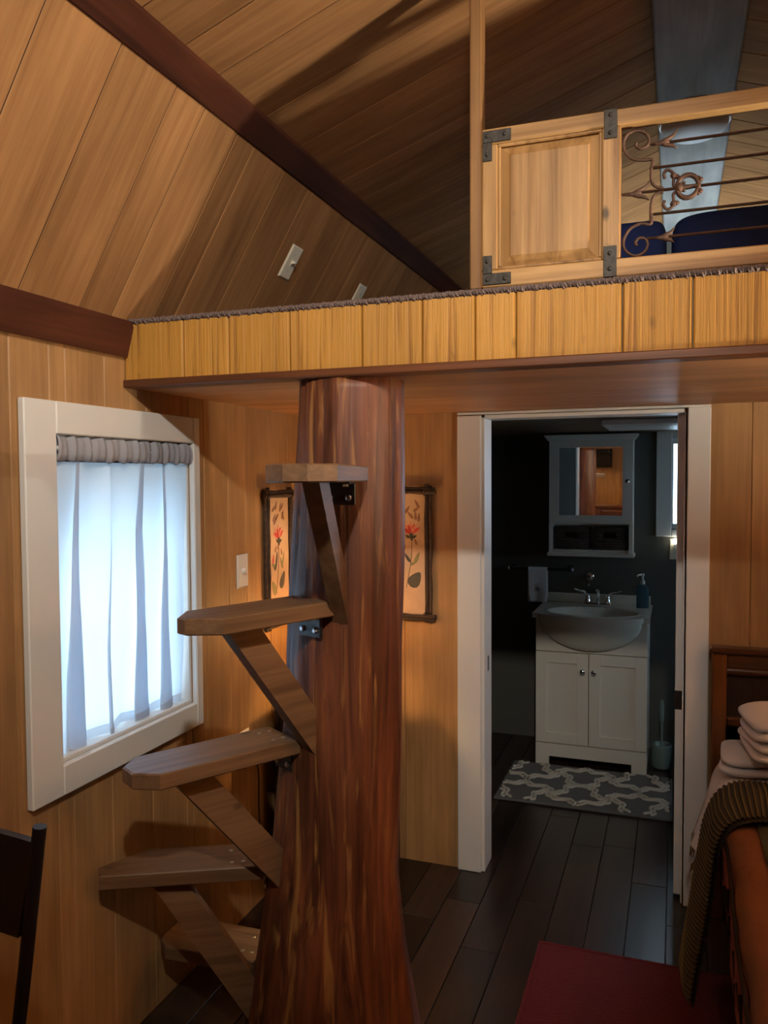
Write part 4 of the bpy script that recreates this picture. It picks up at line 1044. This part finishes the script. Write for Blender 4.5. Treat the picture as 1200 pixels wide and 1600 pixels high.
cp_ = thing('ceiling_vent', 'pale flat vent panel on the bathroom ceiling', 'vent panel', (1.45, 3.95, ZB-.004))
MB().bbox(1.12, 1.72, 3.68, 4.10, ZB-.032, ZB-.0045, .006).build('cover', M['wplast'], cp_)
for i in range(6): MB().bbox(1.17, 1.67, 3.73+i*.055, 3.755+i*.055, ZB-.036, ZB-.031, .001).build('slat', M['wplast'], cp_)

# ---- red rug
rg = thing('red_rug', 'wine red rug on the dark floor beside the bed', 'rug', (1.45, 1.9, 0))
MB().bbox(1.015, 2.30, .75, 2.655, .0005, .010, .004).build('pile', M['redrug'], rg)
mb = MB(); 
for q in ((1.015, 2.30, 2.640, 2.655), (1.015, 1.030, .75, 2.640)): mb.bbox(*q, .001, .0125, .003)
mb.build('bound_edge', M['redrug'], rg)

# ---- bed: headboard, rails, mattress
bed = thing('bed', 'dark stained panelled bed with headboard against the partition wall', 'bed', (2.25, 2.0, 0))
hy0, hy1 = D-.075, D-.024; HX0, HX1 = 1.556, 2.93
MB().bbox(HX0, HX0+.048, hy0, hy1, 0, .945, .004).build('headboard_stile', M['headz'], bed)
MB().bbox(HX1-.048, HX1, hy0, hy1, 0, .945, .004).build('headboard_stile', M['headz'], bed)
MB().bbox(HX0-.006, HX1+.006, hy0-.010, hy1+.002, .945, .966, .006).build('headboard_cap', M['head'], bed)
MB().bbox(HX0+.048, HX1-.048, hy0+.008, hy1-.004, .875, .945, .004).build('headboard_rail', M['head'], bed)
MB().tube([(HX0+.048, hy0+.012, .885), (HX1-.048, hy0+.012, .885)], .016, 10).build('moulding', M['head'], bed, smooth='auto')
MB().bbox(HX0+.048, HX1-.048, hy0+.022, hy1-.008, .50, .875, .002).build('headboard_panel', M['stand'], bed)
MB().bbox(HX0+.048, HX1-.048, hy0+.004, hy1-.004, .690, .722, .006).build('headboard_rail', M['head'], bed)
MB().bbox(HX0+.048, HX1-.048, hy0+.022, hy1-.008, .20, .69, .002).build('headboard_panel', M['stand'], bed)
for a in (1.600, 2.88): MB().bbox(a, a+.03, .62, hy0, .16, .30, .004).build('side_rail', M['head'], bed)
for a in (1.60, 2.85): MB().bbox(a, a+.06, .60, .66, 0, .32, .004).build('leg', M['head'], bed)
MB().bbox(1.632, 2.875, .64, hy0-.012, .20, .32, .01).build('box_spring', M['stand'], bed)
MB().bbox(1.598, 2.90, .62, hy0-.010, .322, .545, .04).build('mattress', M['fringec'], bed)
# comforter
EX = 1.575
cf = thing('comforter', 'rust orange comforter with a red patterned border on the bed', 'comforter', (2.25, 1.85, .55))
def cprof(s):
    """profile across the bed from the hanging left edge"""
    if s < .28: k = s/.28; return (EX-.002, .36+.185*k)
    if s < .42: a = (s-.28)/.14*math.pi/2; return (EX+.055-.057*math.cos(a), .545+.052*math.sin(a))
    k = (s-.42)/.58; return (EX+.055+(2.93-EX-.055)*k, .597+.012*math.sin(k*math.pi))
def cpt(u, v):
    x, z = cprof(u); y = .58+2.30*v
    n = .004*math.sin(y*13+x*7)+.003*math.sin(y*31+x*19)
    return (x + (n if u < .4 else 0), y, z + (n if u > .3 else 0))
MB().grid(cpt, 60, 90).build('top_cover', M['comf'], cf, smooth=True, fix=False)
MB().shell(lambda u, v: Vector(cpt(.06+.20*u, v))+Vector((-.006, 0, 0)), 8, 90, (.003, 0, 0)).build('patterned_border', M['border'], cf, smooth=True)
mb = MB(); rb = random.Random(4)
for k in range(36):
    yc = .70+k*.062; zc = .455+.03*math.sin(k*1.9)
    mb.tube([(EX-.0085, yc-.018, zc-.03), (EX-.0095, yc, zc+.022), (EX-.0085, yc+.018, zc-.012)], [.002, .005, .002], 5)
mb.build('stitched_motif', M['piping'], cf, smooth=True)
MB().tube([(EX-.006+.004*math.sin(v*9), .58+2.30*v, .556+.003*math.sin(v*31)) for v in [k/60 for k in range(61)]], .0045, 6).build('piping', M['piping'], cf, smooth=True)
mb = MB(); mb.shell(lambda u, v: Vector((1.652+.06*u, cpt(.45, v)[1], cpt(.45+.03*u, v)[2]+.003)), 2, 90, (0, 0, .002)); mb.build('green_stripe', M['comfg'], cf, smooth=True)
MB().shell(lambda u, v: (1.625+1.25*u, .585+.02*math.sin(u*20)*v, .60-.30*v), 30, 6, (0, .012, 0)).build('foot_drop', M['comf'], cf, smooth=True)
# ribbed throw across the bed and down its side
th = thing('throw_blanket', 'dark ribbed throw blanket with gold stripes hanging over the bed edge', 'blanket', (1.75, 2.47, .1))
path = smooth_pts([(2.92, 0, .628), (2.4, 0, .632), (1.95, 0, .634), (1.72, 0, .636), (1.635, 0, .632), (1.580, 0, .602), (1.552, 0, .54), (1.538, 0, .46), (1.522, 0, .36), (1.506, 0, .25), (1.492, 0, .15), (1.486, 0, .085)], 8)
tn = []
for i, p in enumerate(path):
    t = (path[min(i+1, len(path)-1)]-path[max(i-1, 0)]).normalized(); tn.append(Vector((t.z, 0, -t.x)) if False else Vector((-t.z, 0, t.x))*-1)
for i in range(len(tn)):
    if tn[i].z < -.2 or tn[i].x > .2: tn[i] = -tn[i]
arc = [0]
for a, b in zip(path, path[1:]): arc.append(arc[-1]+(b-a).length)
def thr(u, v):
    f = v*(len(path)-1); i = min(int(f), len(path)-2); k = f-i
    p = path[i].lerp(path[i+1], k); n = tn[i].lerp(tn[i+1], k).normalized()
    hang = max(0, (arc[i]-1.33)/.5)
    bulge = .030*(math.sin(u*math.pi)**.6 if 0 < u < 1 else 0)
    y = 2.375+.255*u + .02*hang*(u-.5) - .01*math.sin(v*21)*hang
    rib = .0028*math.cos((arc[i]+(arc[i+1]-arc[i])*k)*2*math.pi/.0135)
    return p + n*(bulge+rib+.004*math.sin(u*9+v*14)) + Vector((0, y, 0))
MB().grid(thr, 14, 620).build('woven_cloth', M['throw'], th, smooth=True, fix=False)
def thr2(u, v):
    p = thr(u, v); return p
mb = MB(); ntot = int(arc[-1]/.0135); 
def v_at(a):
    for i in range(len(arc)-1):
        if arc[i+1] >= a: return (i+(a-arc[i])/max(1e-9, arc[i+1]-arc[i]))/(len(path)-1)
    return 1.0
for k in range(2, ntot):
    if arc[-1]-k*.0135 > 1.15: continue
    mb.tube([thr(u, v_at(k*.0135)) + Vector((0, 0, .0006)) for u in (0, .08, .2, .35, .5, .65, .8, .92, 1)], .0016, 4)
gs = mb.build('gold_ribs', M['throwg'], th, smooth=True, fix=False); gs['kind'] = 'stuff'
mb = MB(); mb.grid(lambda u, v: thr(u, v) - Vector((-.012, 0, .010)), 6, 120); mb.build('lining', M['throw'], th, smooth=True, fix=False)
# light cloth with fringe hanging behind the throw
fc = thing('fringed_cloth', 'pale grey cloth with a fringed corner hanging between throw and headboard', 'cloth', (1.6, 2.75, .33))
cpath = smooth_pts([(1.90, 0, .622), (1.70, 0, .624), (1.60, 0, .612), (1.560, 0, .575), (1.540, 0, .50), (1.520, 0, .42), (1.500, 0, .345)], 6)
def fcl(u, v):
    f = v*(len(cpath)-1); i = min(int(f), len(cpath)-2); p = cpath[i].lerp(cpath[i+1], f-i)
    y = 2.665+.24*u - .10*max(0, v-.45)*u; fold = .012*math.sin(u*11+v*2)*v
    return p + Vector((-fold, y, .04*u*max(0, v-.5)*1.2 + .003*math.sin(u*17)))
MB().shell(fcl, 24, 36, (.003, 0, -.003)).build('drape', M['fringec'], fc, smooth=True)
mb = MB()
for k in range(26):
    u = k/25; a = Vector(fcl(u, 1)); mb.tube([a, a+Vector((-.002+.002*math.sin(k), 0, -.018)), a+Vector((-.004, .001, -.032))], [.0022, .0018, .001], 5)
mb.build('fringe', M['throwg'], fc, smooth=True)
# folded towels
def folded(lbl, x0, x1, y0, y1, z, layers, tilt, rz):
    t = thing('folded_towel', lbl, 'towel', ((x0+x1)/2, (y0+y1)/2, z), rz, 'white towels on the bed')
    w, d = (x1-x0)/2, (y1-y0)/2; lh = .030
    for k in range(layers):
        def pt(u, v, k=k):
            a, b = (u*2-1)*math.pi, (v-.5)*math.pi; e = .35
            pw = lambda q, m: math.copysign(abs(q)**m, q)
            X = w*pw(math.cos(b), e)*pw(math.cos(a), e); Y = d*pw(math.cos(b), e)*pw(math.sin(a), e); Z = lh*.56*pw(math.sin(b), .8)
            Z += .004*math.sin(X*28+k)+.004*math.sin(Y*23+k*2)
            X += .004*math.sin(k*3.1+Y*12); 
            return (X, Y, Z+lh*.6+k*lh + tilt*X)
        MB().grid(pt, 44, 14).build('fold', M['towelw'], t, smooth=True, world=False)
    return t
folded('flat folded white towel lying at the bed corner below the rolled towel', 1.575, 1.86, 2.655, 2.90, .636, 2, .06, R(-6))
folded('thick folded white towel stack on top, at the right frame edge', 1.640, 1.90, 2.60, 2.86, .712, 4, .10, R(10))

# ---- black chair
ch = thing('black_chair', 'black metal chair with a curved back panel below the window', 'chair', (.272, .83, 0))
chx, chy = .272, 1.03
for s in (-1, 1):
    top = (chx+s*.184, chy, .992); mid = (chx+s*.108, chy-.012, .46); bot = (chx+s*.130, chy+.03, .006)
    MB().tube(smooth_pts([top, (chx+s*.139, chy-.006, .67), mid, (chx+s*.115, chy+.01, .22), bot], 4), .0115, 10).build('leg', M['chairb'], ch, smooth='auto')
    MB().tube([(chx+s*.135, chy-.40, .45), (chx+s*.15, chy-.42, .25), (chx+s*.165, chy-.44, .006)], .012, 10).build('leg', M['chairb'], ch, smooth='auto')
    MB().tube([(chx+s*.145, chy+.005, .25), (chx+s*.150, chy-.425, .25)], .008, 8).build('stretcher', M['chairb'], ch, smooth='auto')
def bpt(u, v):
    x = chx + (u*2-1)*(.148+.026*v); z = .806+.160*v+.004*math.sin(u*math.pi)*v
    return (x, chy-.006+.008*(1-(u*2-1)**2)-.010*(1-v), z)
MB().shell(bpt, 20, 8, (0, .014, 0)).build('backrest', M['chairb'], ch, smooth='auto')
MB().shell(lambda u, v: (chx-.155+.31*u, chy-.43+.41*v, .455-.008*math.sin(u*math.pi)*math.sin(v*math.pi)), 12, 12, (0, 0, .028)).build('seat', M['chairb'], ch, smooth='auto')

# ---- things behind the camera, seen in the mirror
tv = thing('television', 'black wall television behind the camera, reflected in the mirror', 'television', (.36, YR, 1.68))
MB().bbox(.06, .66, YR+.02, YR+.05, 1.68, 2.0, .006).build('screen', M['tv'], tv)
MB().bbox(.28, .44, YR+.0005, YR+.02, 1.76, 1.92, .002).build('wall_mount', M['black'], tv)
ds = thing('dresser', 'copper brown dresser behind the camera under the television', 'dresser', (.55, YR+.24, 0))
MB().bbox(.08, 1.05, YR+.012, YR+.45, .06, 1.18, .004).build('body', M['dresser'], ds)
MB().bbox(.06, 1.07, YR+.006, YR+.47, 1.18, 1.21, .004).build('top', M['dresser'], ds)
for i in range(3):
    for j in range(2):
        dw = MB().bbox(.11+j*.475, .545+j*.475, YR+.449, YR+.467, .12+i*.35, .44+i*.35, .004).build('drawer', M['dresser'], ds)
        MB().lathe([(.006, 0), (.006, .015), (.014, .022), (.010, .03)], (.3275+j*.475, YR+.467, .28+i*.35), 12, 'Y').build('knob', M['bronze'], dw, smooth=True)
for a in (.10, .98):
    for b in (YR+.03, YR+.40): MB().bbox(a, a+.05, b, b+.05, .0, .06, .002).build('foot', M['dresser'], ds)

# ---- lamps of the main room (out of frame)
SP, SAIM = Vector((1.52, -.10, 2.70)), Vector((.42, 2.0, 1.76))
spf = thing('ceiling_spotlight', 'black ceiling spotlight on the ridge board above the camera', 'spotlight', (1.485, SP.y, 2.872))
MB().lathe([(.045, 0), (.045, -.018), (.02, -.024)], (1.485, SP.y, 2.8715), 20).build('canopy', M['black'], spf, smooth='auto')
dv = (SAIM-SP).normalized()
MB().tube([(1.485, SP.y, 2.85), tuple(SP-dv*.10)], .009, 8).build('arm', M['black'], spf)
hd = MB(); hd.tube([SP-dv*.13, SP-dv*.12, SP-dv*.02], [.03, .045, .05], 20, caps=True); hd.build('lamp_head', M['black'], spf, smooth='auto')
ld = bpy.data.lights.new('spot_beam', 'SPOT'); ld.energy = SPOT_W; ld.color = (1.0, .92, .79); ld.spot_size = R(67); ld.spot_blend = .9; ld.shadow_soft_size = .035
lo_ = bpy.data.objects.new('spot_beam', ld); COL.objects.link(lo_); lo_.location = SP; lo_.rotation_euler = dv.to_track_quat('-Z', 'Y').to_euler()
SCP = Vector((2.82, 1.66, 1.45))
scn = thing('wall_sconce', 'brass wall sconce beside the bed, out of frame', 'lamp', (WX, SCP.y, SCP.z-.1))
MB().lathe([(.05, 0), (.048, -.012), (.02, -.018)], (WX-.0005, SCP.y, SCP.z-.1), 20, 'X').build('backplate', M['bronze'], scn, smooth='auto')
MB().tube(smooth_pts([(WX-.015, SCP.y, SCP.z-.1), (WX-.09, SCP.y, SCP.z-.12), (WX-.15, SCP.y, SCP.z-.09), (WX-.15, SCP.y, SCP.z-.04)], 4), .007, 8).build('arm', M['bronze'], scn, smooth='auto')
MB().lathe([(.004, -.04), (.016, -.035), (.020, -.01), (.044, .015), (.050, .035), (.034, .055), (.002, .064)], tuple(SCP), 16).build('bulb', M['bulb2'], scn, smooth=True)

bw = MB(); bw.lathe([(.012, -.062), (.050, -.050), (.078, -.022), (.090, .050), (.087, .050), (.074, -.022), (.047, -.046), (.010, -.057)], tuple(SCP), 28)
bw.f = [f for f in bw.f if len(f) == 4]; bw.build('bowl', M['bronze'], scn, smooth=True, fix=False)

# pendant over the dresser behind the camera
pn = thing('pendant_lamp', 'dark cone pendant lamp behind the camera above the dresser', 'lamp', (.55, -.78, 2.60))
MB().tube([(.55, -.78, 2.575), (.55, -.78, 2.02)], .004, 6).build('cable', M['black'], pn)
sh = MB(); sh.lathe([(.02, 2.03), (.045, 2.00), (.13, 1.86), (.128, 1.86), (.043, 1.995), (.02, 2.02)], (.55, -.78, 0), 28); sh.f = [f for f in sh.f if len(f) == 4]
sh.build('lamp_shade', M['black'], pn, smooth=True, fix=False)
MB().lathe([(.003, 1.99), (.016, 1.98), (.028, 1.95), (.028, 1.93), (.016, 1.91), (.002, 1.905)], (.55, -.78, 0), 16).build('bulb', M['bulb'], pn, smooth=True)

# cool white lamp on the loft floor, out of sight behind the cushions
lx2, ly2, lz2 = 1.47, 4.25, ZT+.0148
lp = thing('loft_lamp', 'cool white table lamp on the loft floor behind the navy cushions', 'lamp', (lx2, ly2, lz2))
MB().lathe([(.06, 0), (.06, .012), (.018, .024), (.014, .12), (.020, .15)], (lx2, ly2, lz2+.0005), 24).build('base', M['steel'], lp, smooth=True)
MB().lathe([(.003, .15), (.015, .155), (.027, .19), (.027, .205), (.016, .225), (.002, .23)], (lx2, ly2, lz2), 16).build('bulb', M['bulb3'], lp, smooth=True)
sh = MB(); sh.lathe([(.115, .12), (.095, .245), (.093, .245), (.113, .12)], (lx2, ly2, lz2), 32); sh.f = [f for f in sh.f if len(f) == 4]
sh.build('lamp_shade', M['navy'], lp, smooth=True, fix=False)
for k in range(3):
    a = k*2.094; MB().tube([(lx2+.012*math.cos(a), ly2+.012*math.sin(a), lz2+.148), (lx2+.110*math.cos(a), ly2+.110*math.sin(a), lz2+.128)], .0015, 4).build('shade_spoke', M['steel'], lp)
